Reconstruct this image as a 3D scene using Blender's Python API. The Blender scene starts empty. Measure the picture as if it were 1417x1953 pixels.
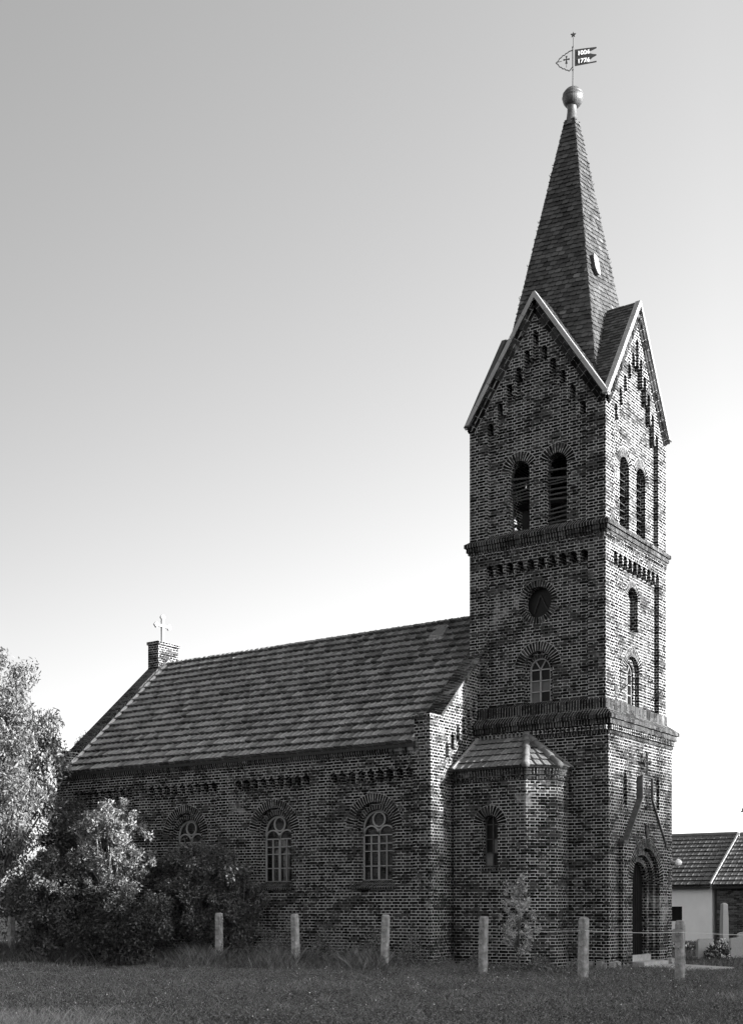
import bpy, math, random
import numpy as np
from mathutils import Vector, Matrix
from mathutils.geometry import tessellate_polygon

S = bpy.context.scene
COL = S.collection
random.seed(7); rng = np.random.default_rng(7)

# ------------------------------------------------------------------ camera, sky, sun, exposure
YAW = 0.9613
cam = bpy.data.cameras.new('camera'); camo = bpy.data.objects.new('camera', cam); COL.objects.link(camo)
camo.location = (13.339, -29.349, 1.5)
camo.rotation_euler = (math.radians(90), 0, math.radians(90) - YAW)
cam.sensor_fit = 'HORIZONTAL'; cam.sensor_width = 36.0
cam.lens = 61.35; cam.shift_y = 0.5352
cam.clip_start = 0.5; cam.clip_end = 3000
S.camera = camo
SUN_EL, SUN_AZ = math.radians(13.0), math.radians(14.5)      # azimuth from +X
W = bpy.data.worlds.new('World'); S.world = W; W.use_nodes = True
nt = W.node_tree; nt.nodes.clear()
sky = nt.nodes.new('ShaderNodeTexSky'); sky.sky_type = 'NISHITA'; sky.sun_disc = False
sky.sun_elevation = SUN_EL; sky.sun_rotation = math.radians(90) - SUN_AZ
sky.air_density = 1.0; sky.dust_density = 1.6; sky.ozone_density = 1.0
sep = nt.nodes.new('ShaderNodeSeparateColor'); nt.links.new(sky.outputs[0], sep.inputs[0])
bgn = nt.nodes.new('ShaderNodeBackground'); bgn.inputs[1].default_value = 0.14
fm = nt.nodes.new('ShaderNodeMix'); fm.data_type = 'FLOAT'; fm.inputs[0].default_value = 0.6   # yellow-orange filtered black and white film
nt.links.new(sep.outputs[0], fm.inputs[2]); nt.links.new(sep.outputs[1], fm.inputs[3]); 
# thin haze in the sky, brighter on the sun's side
tcw = nt.nodes.new('ShaderNodeTexCoord'); dp = nt.nodes.new('ShaderNodeVectorMath'); dp.operation = 'DOT_PRODUCT'
nt.links.new(tcw.outputs['Generated'], dp.inputs[0]); dp.inputs[1].default_value = (math.cos(SUN_AZ), math.sin(SUN_AZ), 0)
mr = nt.nodes.new('ShaderNodeMapRange'); mr.inputs['From Min'].default_value = -0.58; mr.inputs['From Max'].default_value = -0.08
mr.inputs['To Min'].default_value = 0.62; mr.inputs['To Max'].default_value = 1.25; nt.links.new(dp.outputs['Value'], mr.inputs['Value'])
mu = nt.nodes.new('ShaderNodeMath'); mu.operation = 'MULTIPLY'; nt.links.new(fm.outputs[0], mu.inputs[0]); nt.links.new(mr.outputs[0], mu.inputs[1])
nt.links.new(mu.outputs[0], bgn.inputs[0])
wo = nt.nodes.new('ShaderNodeOutputWorld'); nt.links.new(bgn.outputs[0], wo.inputs[0])
sl = bpy.data.lights.new('sun', 'SUN'); sl.energy = 4.9; sl.angle = math.radians(0.6)
slo = bpy.data.objects.new('sun', sl); COL.objects.link(slo)
sd = Vector((math.cos(SUN_EL)*math.cos(SUN_AZ), math.cos(SUN_EL)*math.sin(SUN_AZ), math.sin(SUN_EL)))
slo.rotation_euler = sd.to_track_quat('Z', 'Y').to_euler(); slo.location = (60, 20, 40)
S.view_settings.view_transform = 'Standard'; S.view_settings.look = 'None'
S.view_settings.exposure = 1.85; S.view_settings.gamma = 1.0

# ------------------------------------------------------------------ materials
def g(v): return (v, v, v, 1)
class NT:
    def __init__(s, name, rough=0.8, spec=0.3):
        s.m = bpy.data.materials.new(name); s.m.use_nodes = True
        s.t = s.m.node_tree; s.b = s.t.nodes['Principled BSDF']
        s.b.inputs['Roughness'].default_value = rough
        s.b.inputs['Specular IOR Level'].default_value = spec
    def n(s, typ, **kw):
        x = s.t.nodes.new(typ)
        for k, v in kw.items(): setattr(x, k, v)
        return x
    def l(s, a, b): s.t.links.new(a, b)
    def noise(s, scale, detail=4, rough=0.6, vec=None):
        x = s.n('ShaderNodeTexNoise'); x.inputs['Scale'].default_value = scale
        x.inputs['Detail'].default_value = detail; x.inputs['Roughness'].default_value = rough
        if vec is None:
            tc = s.n('ShaderNodeTexCoord'); vec = tc.outputs['Object']
        s.l(vec, x.inputs['Vector']); return x.outputs['Fac']
    def ramp(s, fac, stops):
        r = s.n('ShaderNodeValToRGB'); e = r.color_ramp.elements
        while len(e) < len(stops): e.new(0.5)
        for i, (p, v) in enumerate(stops): e[i].position = p; e[i].color = g(v)
        s.l(fac, r.inputs[0]); return r.outputs[0]
    def mul(s, a, b, op='MULTIPLY'):
        m = s.n('ShaderNodeMath', operation=op)
        for i, v in enumerate((a, b)):
            if isinstance(v, (int, float)): m.inputs[i].default_value = v
            else: s.l(v, m.inputs[i])
        return m.outputs[0]
    def mix(s, f, a, b):
        m = s.n('ShaderNodeMix', data_type='FLOAT')
        for i, v in ((0, f), (2, a), (3, b)):
            if isinstance(v, (int, float)): m.inputs[i].default_value = v
            else: s.l(v, m.inputs[i])
        return m.outputs[0]
    def attr(s, name='tone'):
        a = s.n('ShaderNodeAttribute'); a.attribute_name = name; return a.outputs['Fac']
    def color(s, v): s.l(v, s.b.inputs['Base Color'])
    def bump(s, h, dist, strength=1.0):
        b = s.n('ShaderNodeBump'); b.inputs['Distance'].default_value = dist
        b.inputs['Strength'].default_value = strength
        s.l(h, b.inputs['Height']); s.l(b.outputs[0], s.b.inputs['Normal'])

def brick_mat(name, bw, rh, offset=0.5, squash=1.0, mortar=0.0075, lo=0.009, hi=0.055, mort=0.45, soot=0.45):
    k = NT(name, 0.9, 0.04)
    uv = k.n('ShaderNodeUVMap'); tc = k.n('ShaderNodeTexCoord')
    # slightly wavering courses
    nz = k.n('ShaderNodeTexNoise'); nz.inputs['Scale'].default_value = 5.0; k.l(tc.outputs['Object'], nz.inputs['Vector'])
    sub = k.n('ShaderNodeVectorMath', operation='SUBTRACT'); k.l(nz.outputs['Color'], sub.inputs[0]); sub.inputs[1].default_value = (.5, .5, .5)
    sc = k.n('ShaderNodeVectorMath', operation='SCALE'); k.l(sub.outputs[0], sc.inputs[0]); sc.inputs['Scale'].default_value = 0.02
    ad = k.n('ShaderNodeVectorMath', operation='ADD'); k.l(uv.outputs[0], ad.inputs[0]); k.l(sc.outputs[0], ad.inputs[1])
    br = k.n('ShaderNodeTexBrick'); k.l(ad.outputs[0], br.inputs['Vector'])
    br.offset = offset; br.offset_frequency = 2; br.squash = squash; br.squash_frequency = 2
    br.inputs['Color1'].default_value = g(0); br.inputs['Color2'].default_value = g(1); br.inputs['Mortar'].default_value = g(0.5)
    br.inputs['Scale'].default_value = 1.0; br.inputs['Mortar Size'].default_value = mortar
    br.inputs['Mortar Smooth'].default_value = 0.1; br.inputs['Bias'].default_value = 0.0
    br.inputs['Brick Width'].default_value = bw; br.inputs['Row Height'].default_value = rh
    rnd = k.ramp(br.outputs['Color'], [(0.0, lo*0.5), (0.35, lo), (0.75, (lo+hi)/2), (1.0, hi)])
    big = k.ramp(k.noise(0.8, 5, 0.7), [(0.3, 0.75), (0.7, 1.3)])
    fine = k.ramp(k.noise(38, 3, 0.6), [(0.25, 0.6), (0.75, 1.4)])
    brick = k.mul(k.mul(rnd, big), fine)
    mp = k.n('ShaderNodeMapping'); mp.inputs['Scale'].default_value = (1, 1, 2.2); k.l(tc.outputs['Object'], mp.inputs['Vector'])
    sootm = k.ramp(k.mul(k.noise(1.3, 3, 0.6, mp.outputs[0]), k.mul(k.noise(7.0, 4, 0.7, mp.outputs[0]), 0.9), 'ADD'), [(0.99, 1.0), (1.22, 0.0)])
    m2 = k.ramp(k.noise(14, 3, 0.6), [(0.25, 0.55), (0.7, 1.1)])
    mo = k.mul(k.mix(sootm, mort*(1-soot)*0.5, mort), m2)
    col = k.mix(br.outputs['Fac'], brick, mo)
    # pale lime bloom in a few places
    bl = k.ramp(k.mul(k.noise(0.45, 5, 0.6), k.mul(k.noise(5, 3), 0.3), 'ADD'), [(0.78, 0.0), (0.86, 0.55)])
    col = k.mix(bl, col, 0.3)
    k.color(col)
    h = k.mul(k.mul(br.outputs['Fac'], -1.0), k.mul(k.noise(60, 2), 0.25), 'ADD')
    k.bump(h, 0.008)
    return k.m
M = {}
M['brick'] = brick_mat('brick_wall', 0.265, 0.077, 0.5, 0.5, 0.0085)
M['arch'] = brick_mat('brick_arch', 0.078, 0.27, 0.0, 1.0, 0.0075, soot=0.35)
M['edge'] = brick_mat('brick_on_edge', 0.079, 0.26, 0.0, 1.0, 0.006, lo=0.010, hi=0.045, mort=0.34)
M['rake'] = brick_mat('raking_brick', 0.265, 0.077, 0.5, 1.0, 0.006, lo=0.008, hi=0.05, mort=0.3)
M['farbrick'] = brick_mat('farm_brick', 0.26, 0.077, 0.5, 1.0, 0.006, lo=0.05, hi=0.13, mort=0.2)

def simple(name, base, var=0.3, scale=6, rough=0.8, spec=0.3, bumpd=0.0, metal=0.0, tone=False, bscale=40):
    k = NT(name, rough, spec)
    c = k.ramp(k.noise(scale, 5, 0.65), [(0.25, base*(1-var)), (0.75, base*(1+var))])
    if tone: c = k.mul(c, k.mul(k.attr(), 2.0))
    k.color(c)
    if metal: k.b.inputs['Metallic'].default_value = metal
    if bumpd: k.bump(k.noise(bscale, 4), bumpd)
    return k.m
M['tile'] = simple('clay_roof_tile', 0.16, 0.35, 3.0, 0.85, 0.1, 0.004, tone=True)
M['tile_new'] = simple('annex_roof_tile', 0.13, 0.3, 5.0, 0.9, 0.1, 0.004, tone=True)
M['slate'] = simple('slate', 0.045, 0.45, 4.0, 0.5, 0.35, 0.003, tone=True)
M['underlay'] = simple('roof_boarding', 0.03, 0.2)
M['zinc'] = simple('zinc_coping', 0.23, 0.22, 2.5, 0.5, 0.5, 0.003)
M['flash'] = simple('mortar_fillet', 0.5, 0.3, 8, 0.9, 0.2, 0.01)
M['copper'] = simple('weathered_copper', 0.06, 0.7, 7.0, 0.45, 0.5, 0.004)
M['iron'] = simple('black_iron', 0.025, 0.3, 20, 0.55, 0.4)
M['sky_letters'] = simple('cutout_sky_white', 0.9, 0.03, 20, 0.6)  # white colour stands in for bright sky showing through cut-out figures
M['frame'] = simple('painted_window_frame', 0.27, 0.2, 12, 0.6)
M['cross'] = simple('pale_stone_cross', 0.55, 0.12, 10, 0.8)
M['concrete'] = simple('concrete', 0.24, 0.7, 9, 0.9, 0.2, 0.012)
M['stone'] = simple('rubble_stone', 0.2, 0.6, 5, 0.9, 0.2, 0.02, bscale=15)
M['step'] = simple('step_stone', 0.3, 0.3, 8, 0.9, 0.2, 0.008)
M['render'] = simple('pale_wall_render', 0.82, 0.06, 1.5, 0.9, 0.2, 0.003)
M['granite'] = simple('granite', 0.3, 0.15, 30, 0.5, 0.5)
M['granite_dark'] = simple('dark_granite', 0.16, 0.2, 30, 0.3, 0.5)
M['dark'] = simple('dark_interior', 0.015, 0.2)
M['door'] = simple('dark_door_wood', 0.006, 0.3, 6, 0.9, 0.05)
M['board'] = simple('weathered_board', 0.065, 0.5, 9, 0.85)
M['plaster'] = simple('interior_plaster', 0.3, 0.1, 2)
M['bark'] = simple('bark', 0.07, 0.4, 9, 0.9, 0.2, 0.01)
M['branch_pale'] = simple('pale_branch', 0.25, 0.3, 9, 0.9)
M['soil'] = simple('meadow_ground', 0.035, 0.5, 1.2, 0.95, 0.1, 0.05, bscale=8)
M['wire'] = simple('galvanised_wire', 0.7, 0.1, 9, 0.5)
def glass():
    k = NT('window_glass', 0.1, 0.55); 
    k.b.inputs['Base Color'].default_value = g(0.01)
    k.bump(k.noise(4.5, 3), 0.05)
    tr = k.n('ShaderNodeBsdfTransparent'); tr.inputs[0].default_value = g(0.75)
    mx = k.n('ShaderNodeMixShader'); mx.inputs[0].default_value = 0.45
    out = k.t.nodes['Material Output']
    k.l(tr.outputs[0], mx.inputs[1]); k.l(k.b.outputs[0], mx.inputs[2]); k.l(mx.outputs[0], out.inputs[0])
    return k.m
M['glass'] = glass()
M['pane_dark'] = simple('dark_pane', 0.006, 0.3, 3, 0.4, 0.15)
M['pane_paler'] = simple('paler_pane', 0.13, 0.3, 5, 0.7, 0.2)  # palest panes: two in the annex window, one in the skylight
M['pane_pale'] = simple('pale_pane', 0.065, 0.45, 3, 0.5, 0.5)  # panes a little paler than their dark neighbours
k = NT('lamp_globe', 0.25, 0.5); k.b.inputs['Base Color'].default_value = g(0.85); M['globe'] = k.m
def leafmat(name, base, trans=0.12):
    k = NT(name, 0.5, 0.15)
    c = k.mul(base*2, k.attr()); k.color(c)
    tr = k.n('ShaderNodeBsdfTranslucent'); k.l(c, tr.inputs[0])
    mx = k.n('ShaderNodeMixShader'); mx.inputs[0].default_value = trans
    k.l(k.b.outputs[0], mx.inputs[1]); k.l(tr.outputs[0], mx.inputs[2])
    k.l(mx.outputs[0], k.t.nodes['Material Output'].inputs[0]); return k.m
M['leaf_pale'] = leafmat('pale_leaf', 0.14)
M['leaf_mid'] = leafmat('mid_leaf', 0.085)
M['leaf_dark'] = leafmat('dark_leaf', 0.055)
M['grass'] = leafmat('grass_blade', 0.125)
M['petal'] = leafmat('white_petal', 0.8)

# ------------------------------------------------------------------ mesh helpers
class MB:
    def __init__(s): s.v = []; s.f = []; s.uv = []; s.t = []
    def face(s, pts, uv=None, tone=0.5):
        pts = [Vector(p) for p in pts]
        if uv is None:
            n = Vector((0, 0, 0))
            for i in range(len(pts)):
                a, b = pts[i], pts[(i+1) % len(pts)]
                n += Vector(((a.y-b.y)*(a.z+b.z), (a.z-b.z)*(a.x+b.x), (a.x-b.x)*(a.y+b.y)))
            n = [abs(c) for c in n]
            if n[2] > n[0] and n[2] > n[1]: uv = [(p.x, p.y) for p in pts]
            elif n[0] > n[1]: uv = [(p.y, p.z) for p in pts]
            else: uv = [(p.x, p.z) for p in pts]
        b = len(s.v); s.v += [tuple(p) for p in pts]; s.f.append(list(range(b, b+len(pts)))); s.uv += list(uv); s.t.append(tone)
    def box(s, a, b, tone=0.5):
        x0, y0, z0 = [min(p, q) for p, q in zip(a, b)]; x1, y1, z1 = [max(p, q) for p, q in zip(a, b)]
        s.hexa([(x0, y0, z0), (x1, y0, z0), (x1, y1, z0), (x0, y1, z0), (x0, y0, z1), (x1, y0, z1), (x1, y1, z1), (x0, y1, z1)], tone)
    def hexa(s, c, tone=0.5):
        for q in ((3, 2, 1, 0), (4, 5, 6, 7), (0, 1, 5, 4), (1, 2, 6, 5), (2, 3, 7, 6), (3, 0, 4, 7)):
            s.face([c[i] for i in q], tone=tone)
    def bar(s, p, q, w, h, up=(0, 0, 1), tone=0.5):      # rectangular bar from p to q
        p, q, up = Vector(p), Vector(q), Vector(up); d = (q-p).normalized()
        a = d.cross(up)
        if a.length < 1e-4: a = d.cross(Vector((1, 0, 0)))
        a.normalize(); b = a.cross(d).normalized(); a *= w/2; b *= h/2
        s.hexa([p-a-b, p+a-b, p+a+b, p-a+b, q-a-b, q+a-b, q+a+b, q-a+b], tone)
    def tube(s, path, rad, n=8, cap=True, tone=0.5):
        path = [Vector(p) for p in path]
        if isinstance(rad, (int, float)): rad = [rad]*len(path)
        rings = []; ref = None
        for i, p in enumerate(path):
            d = (path[min(i+1, len(path)-1)]-path[max(i-1, 0)]).normalized()
            if ref is None: ref = Vector((0, 0, 1)) if abs(d.z) < 0.9 else Vector((1, 0, 0))
            a = d.cross(ref).normalized(); b = d.cross(a).normalized(); ref = a.cross(d)
            rings.append([p+(a*math.cos(2*math.pi*j/n)+b*math.sin(2*math.pi*j/n))*rad[i] for j in range(n)])
        for i in range(len(rings)-1):
            for j in range(n):
                kx = (j+1) % n
                s.face([rings[i][j], rings[i+1][j], rings[i+1][kx], rings[i][kx]], tone=tone)
        if cap: s.face(rings[0], tone=tone); s.face(rings[-1][::-1], tone=tone)
    def build(s, name, mat, parent=None, smooth=False):
        me = bpy.data.meshes.new(name); me.from_pydata(s.v, [], s.f)
        u = me.uv_layers.new(name='UVMap'); u.data.foreach_set('uv', np.array(s.uv, dtype=np.float32).ravel())
        at = me.attributes.new('tone', 'FLOAT', 'FACE'); at.data.foreach_set('value', np.array(s.t, dtype=np.float32))
        if smooth: me.polygons.foreach_set('use_smooth', [True]*len(s.f))
        me.materials.append(mat); me.update()
        o = bpy.data.objects.new(name, me); COL.objects.link(o)
        if smooth:
            import bmesh
            bm = bmesh.new(); bm.from_mesh(me); bmesh.ops.remove_doubles(bm, verts=bm.verts, dist=1e-4); bm.to_mesh(me); bm.free()
        if parent is not None:
            o.parent = parent
            off = world_loc(parent)
            if off.length > 0: me.transform(Matrix.Translation(-off))
        return o
def world_loc(o):
    v = Vector((0, 0, 0))
    while o is not None: v += o.location; o = o.parent
    return v
def empty(name, label, cat, loc=(0, 0, 0), group=None, kind=None):
    o = bpy.data.objects.new(name, None); COL.objects.link(o); o.location = loc; o.empty_display_size = 0.3
    o['label'] = label; o['category'] = cat
    if group: o['group'] = group
    if kind: o['kind'] = kind
    return o
def tag(o, label, cat=None, group=None, kind=None):
    o['label'] = label
    if cat: o['category'] = cat
    if group: o['group'] = group
    if kind: o['kind'] = kind
    return o

class Fr:            # a vertical wall frame: u along the wall, v up, d out of the wall
    def __init__(s, o, U, N): s.o = Vector(o); s.U = Vector(U); s.N = Vector(N); s.V = Vector((0, 0, 1))
    def p(s, u, v, d=0.0): return s.o+s.U*u+s.V*v+s.N*d
def slab(mb, fr, outline, holes, d0, d1, back=True, uvw=None, sides=True):
    """wall sheet with real openings: front face at d0, back at d1 (<d0)"""
    polys = [[Vector((a, b, 0)) for a, b in outline]]+[[Vector((a, b, 0)) for a, b in h] for h in holes]
    flat = [p for q in polys for p in q]
    for tri in tessellate_polygon(polys):
        pts = [flat[i] for i in tri]
        ar = (pts[1]-pts[0]).cross(pts[2]-pts[0]).z
        if abs(ar) < 1e-9: continue
        if ar < 0: pts = pts[::-1]
        P = [fr.p(p.x, p.y, d0) for p in pts]
        uv = None if uvw is None else [(p.x+uvw, p.y) for p in pts]
        if fr.U.cross(fr.V).dot(fr.N) < 0: P = P[::-1]; uv = uv[::-1] if uv else None
        mb.face(P, uv)
        if back: mb.face([fr.p(p.x, p.y, d1) for p in pts][::-1])
    if not sides: return
    for ip, poly in enumerate(polys):
        area = sum(poly[i].x*poly[(i+1) % len(poly)].y-poly[(i+1) % len(poly)].x*poly[i].y for i in range(len(poly)))
        if (area < 0) == (ip == 0): poly = poly[::-1]
        for i in range(len(poly)):
            a, b = poly[i], poly[(i+1) % len(poly)]
            P = [fr.p(a.x, a.y, d1), fr.p(b.x, b.y, d1), fr.p(b.x, b.y, d0), fr.p(a.x, a.y, d0)]
            if fr.U.cross(fr.V).dot(fr.N) < 0: P = P[::-1]
            mb.face(P)
def arc(cx, cz, r, a0, a1, n=14):
    return [(cx+r*math.cos(math.radians(a0+(a1-a0)*i/n)), cz+r*math.sin(math.radians(a0+(a1-a0)*i/n))) for i in range(n+1)]
def archp(cx, r, z0, zs, n=16):
    return [(cx-r, z0), (cx+r, z0)]+arc(cx, zs, r, 0, 180, n)
def ring(mb, fr, cx, cz, r0, r1, a0, a1, d0, d1, n=28):
    rm = (r0+r1)/2
    full = abs(a1-a0) >= 359
    for i in range(n):
        t0 = math.radians(a0+(a1-a0)*i/n); t1 = math.radians(a0+(a1-a0)*(i+1)/n)
        def q(r, t, d): return fr.p(cx+r*math.cos(t), cz+r*math.sin(t), d)
        flip = fr.U.cross(fr.V).dot(fr.N) < 0
        def add(P, uv):
            mb.face(P[::-1] if flip else P, uv[::-1] if flip else uv)
        add([q(r0, t0, d0), q(r1, t0, d0), q(r1, t1, d0), q(r0, t1, d0)], [(rm*t0, 0.01), (rm*t0, 0.272), (rm*t1, 0.272), (rm*t1, 0.01)])
        add([q(r1, t0, d1), q(r1, t1, d1), q(r1, t1, d0), q(r1, t0, d0)], [(rm*t0, 0.01), (rm*t1, 0.01), (rm*t1, 0.05), (rm*t0, 0.05)])
        add([q(r0, t1, d1), q(r0, t0, d1), q(r0, t0, d0), q(r0, t1, d0)], [(rm*t1, 0.01), (rm*t0, 0.01), (rm*t0, 0.12), (rm*t1, 0.12)])
def square_ring(mb, x0, x1, y0, y1, prof, sides='SENW'):
    """moulding with mitred corners round a rectangle; prof = closed list of (e, z)"""
    def cs(e): return [(x0-e, y0-e), (x1+e, y0-e), (x1+e, y1+e), (x0-e, y1+e)]
    for si, nm in enumerate('SENW'):
        if nm not in sides: continue
        for i in range(len(prof)):
            (e0, z0), (e1, z1) = prof[i], prof[(i+1) % len(prof)]
            a, b = cs(e0)[si], cs(e0)[(si+1) % 4]; c, d = cs(e1)[(si+1) % 4], cs(e1)[si]
            L = math.hypot(e1-e0, z1-z0)
            ax = 0 if nm in 'SN' else 1
            mb.face([(a[0], a[1], z0), (b[0], b[1], z0), (c[0], c[1], z1), (d[0], d[1], z1)],
                    [(a[ax], 0.004), (b[ax], 0.004), (c[ax], 0.004+L), (d[ax], 0.004+L)])
def clip2(poly, clip):       # convex clip of [(u,v,h)] by ccw polygon [(u,v)]
    out = poly
    for i in range(len(clip)):
        (ax, ay), (bx, by) = clip[i], clip[(i+1) % len(clip)]
        inp, out = out, []
        if not inp: return []
        def sd_(p): return (bx-ax)*(p[1]-ay)-(by-ay)*(p[0]-ax)
        for j in range(len(inp)):
            p, q = inp[j], inp[(j+1) % len(inp)]; sp, sq = sd_(p), sd_(q)
            if sp >= 0: out.append(p)
            if (sp >= 0) != (sq >= 0):
                t = sp/(sp-sq); out.append(tuple(p[k]+(q[k]-p[k])*t for k in range(3)))
    return out
def tiles(mb, O, U, V, clip, tw, th, lift=0.035, roll=0.02, t_lo=0.3, t_hi=0.7, u0=0.0, v0=0.0, flat=False, off=0.0, jit=0.004, dark=None):
    O, U, V = Vector(O), Vector(U).normalized(), Vector(V).normalized(); N = U.cross(V).normalized()
    if N.z < 0: N = -N
    ca = sum(clip[i][0]*clip[(i+1) % len(clip)][1]-clip[(i+1) % len(clip)][0]*clip[i][1] for i in range(len(clip)))
    if ca < 0: clip = clip[::-1]
    um, uM = min(c[0] for c in clip), max(c[0] for c in clip); vm, vM = min(c[1] for c in clip), max(c[1] for c in clip)
    prof = [(0, -1.5), (0.06, 0.1), (0.17, 1), (0.32, 0.15), (0.65, 0.35), (0.92, 0.1), (1, -1.5)] if not flat else None
    i = int(math.floor((vm-v0)/th))-1
    while v0+i*th < vM:
        j = int(math.floor((um-u0)/tw))-1
        o2 = off*tw*(i % 2)
        while u0+o2+j*tw < uM:
            ua = u0+o2+j*tw; va = v0+i*th+random.uniform(-jit, jit); tn = random.uniform(t_lo, t_hi)
            lf = lift+random.uniform(0, jit*1.5); tilt = random.uniform(-jit, jit)
            if dark and random.random() < dark[0]: tn *= dark[1]
            quads = []
            if flat:
                g_ = tw*0.02; r = tw*0.16
                bot = [(ua+g_, va+r*0.5, lf), (ua+g_+r, va, lf), (ua+tw-g_-r, va, lf+tilt), (ua+tw-g_, va+r*0.9, lf+tilt)]
                quads.append(bot+[(ua+tw-g_, va+th*1.25, 0.002), (ua+g_, va+th*1.25, 0.002)])
                for a, b in zip(bot[:-1], bot[1:]): quads.append([(a[0], a[1], 0), (b[0], b[1], 0), b, a])
            else:
                for (pa, ha), (pb, hb) in zip(prof[:-1], prof[1:]):
                    a = ua+pa*tw; b = ua+pb*tw
                    quads.append([(a, va, lf+ha*roll), (b, va, lf+hb*roll+tilt), (b, va+th*1.04, hb*roll), (a, va+th*1.04, ha*roll)])
                    quads.append([(a, va+0.045, 0.0), (b, va+0.045, 0.0), (b, va, lf+hb*roll+tilt), (a, va, lf+ha*roll)])
            for q in quads:
                flatv = abs(q[0][1]-q[-1][1]) < 1e-6 and not flat
                if flatv or (flat and len(q) == 4):
                    mu = sum(p[0] for p in q)/len(q); mv = sum(p[1] for p in q)/len(q)
                    ok = all((clip[(c+1) % len(clip)][0]-clip[c][0])*(mv-clip[c][1])-(clip[(c+1) % len(clip)][1]-clip[c][1])*(mu-clip[c][0]) >= 0 for c in range(len(clip)))
                    if ok: mb.face([O+U*p[0]+V*p[1]+N*p[2] for p in q], tone=tn)
                    continue
                c = clip2(q, clip)
                if len(c) > 2: mb.face([O+U*p[0]+V*p[1]+N*p[2] for p in c], tone=tn)
            j += 1
        i += 1

# ------------------------------------------------------------------ THE CHURCH
church = empty('church', 'dark brick village church with a slated spire and tiled nave behind the concrete fence posts', 'church')
TW = 3.94
FS = Fr((-TW, 0, 0), (1, 0, 0), (0, -1, 0)); FE = Fr((0, 0, 0), (0, 1, 0), (1, 0, 0))
FN = Fr((0, TW, 0), (-1, 0, 0), (0, 1, 0)); FW = Fr((-TW, TW, 0), (0, -1, 0), (-1, 0, 0))
C = TW/2
r_ = 0.088; rf = 0.108
def frieze_top(cs, zt, drop=0.26, r=r_):
    """outline along the top of a recess: small round arches on hanging corbels, right to left"""
    pts = []
    for i, c in enumerate(reversed(cs)):
        pts += arc(c, zt-r, r, 0, 180, 7)
        if i < len(cs)-1:
            nx = list(reversed(cs))[i+1]; a = c-r; b = nx+r
            w = (a-b)
            pts += [(a, zt-r-0.07), (a-w*0.2, zt-r-0.12), (a-w*0.2, zt-r-0.16), (a-w*0.5, zt-r-drop+0.0),
                    (b+w*0.2, zt-r-0.16), (b+w*0.2, zt-r-0.12), (b, zt-r-0.07)]
    return pts
# upper recess with stepped, arched head
offs = [1.34, 1.05, 0.77, 0.5, 0.25, 0.0]; tops = [14.4, 14.87, 15.32, 15.69, 16.07, 16.5]
seq = [(C+o, t) for o, t in zip(offs, tops)]+[(C-o, t) for o, t in zip(offs[:-1][::-1], tops[:-1][::-1])]
up = [(C-1.34-r_, 11.3), (C+1.34+r_, 11.3)]
for i, (c, t) in enumerate(seq):
    up += arc(c, t-r_, r_, 0, 180, 7)
    if i < len(seq)-1:
        c2, t2 = seq[i+1]; a = c-r_; b = c2+r_; lo = min(t, t2)-0.30-(0.05 if abs(c-C) > 0.3 else 0); w = a-b
        up += [(a, lo+0.07), (a-w*0.25, lo+0.02), (a-w*0.5, lo-0.03), (b+w*0.25, lo+0.02), (b, lo+0.07)]
fc = [0.595+0.3056*i for i in range(10)]
mid = [(fc[0]-rf, 6.7), (fc[-1]+rf, 6.7)]+frieze_top(fc, 10.63, 0.22, rf)
sides = {'S': FS, 'E': FE, 'N': FN, 'W': FW}
mb = MB()
bell = [archp(C-0.54, 0.3, 11.36, 12.98), archp(C+0.54, 0.3, 11.36, 12.98)]
def gable(u0, u1, z0):
    def zz(u): return 14.4+(C-abs(u-C))*1.447
    return [(u0, z0), (u1, z0), (u1, zz(u1)), (C, zz(C)), (u0, zz(u0))]
for nm, fr in sides.items():
    a = 0.0 if nm in 'SN' else 0.127
    slab(mb, fr, gable(a, TW-a, 6.3), [up, mid], 0, -0.127)
    b0 = 0.127 if nm in 'SN' else 0.4
    midh = [archp(c_, 0.09, 10.38, 10.52, 8) for c_ in fc] + [archp(C+sg*o_, 0.066, t_-0.30, t_-0.082, 8) for o_, t_ in zip(offs, tops) for sg in ((-1, 1) if o_ else (1,))]
    if nm == 'S': midh += [[p for p in arc(C, 9.5, 0.40, 0, 360, 30)[:-1]], archp(C, 0.42, 6.86, 7.80)]
    if nm == 'E': midh += [archp(C+0.01, 0.33, 8.84, 9.66), archp(C, 0.42, 6.86, 7.75)]
    slab(mb, fr, [(p[0], p[1]) for p in gable(b0, TW-b0, 6.3)], bell+midh, -0.1275, -0.4)
# inner orders of the lower south / east windows
slab(mb, FS, archp(C, 0.6, 6.7, 7.80), [archp(C, 0.30, 6.9, 7.76)], -0.26, -0.38, back=False)
slab(mb, FE, archp(C, 0.6, 6.7, 7.75), [archp(C, 0.30, 6.9, 7.72)], -0.24, -0.38, back=False)
# blind niche filling
mb.box((-0.36, C-0.4, 8.7), (-0.33, C+0.4, 10.1))
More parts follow.
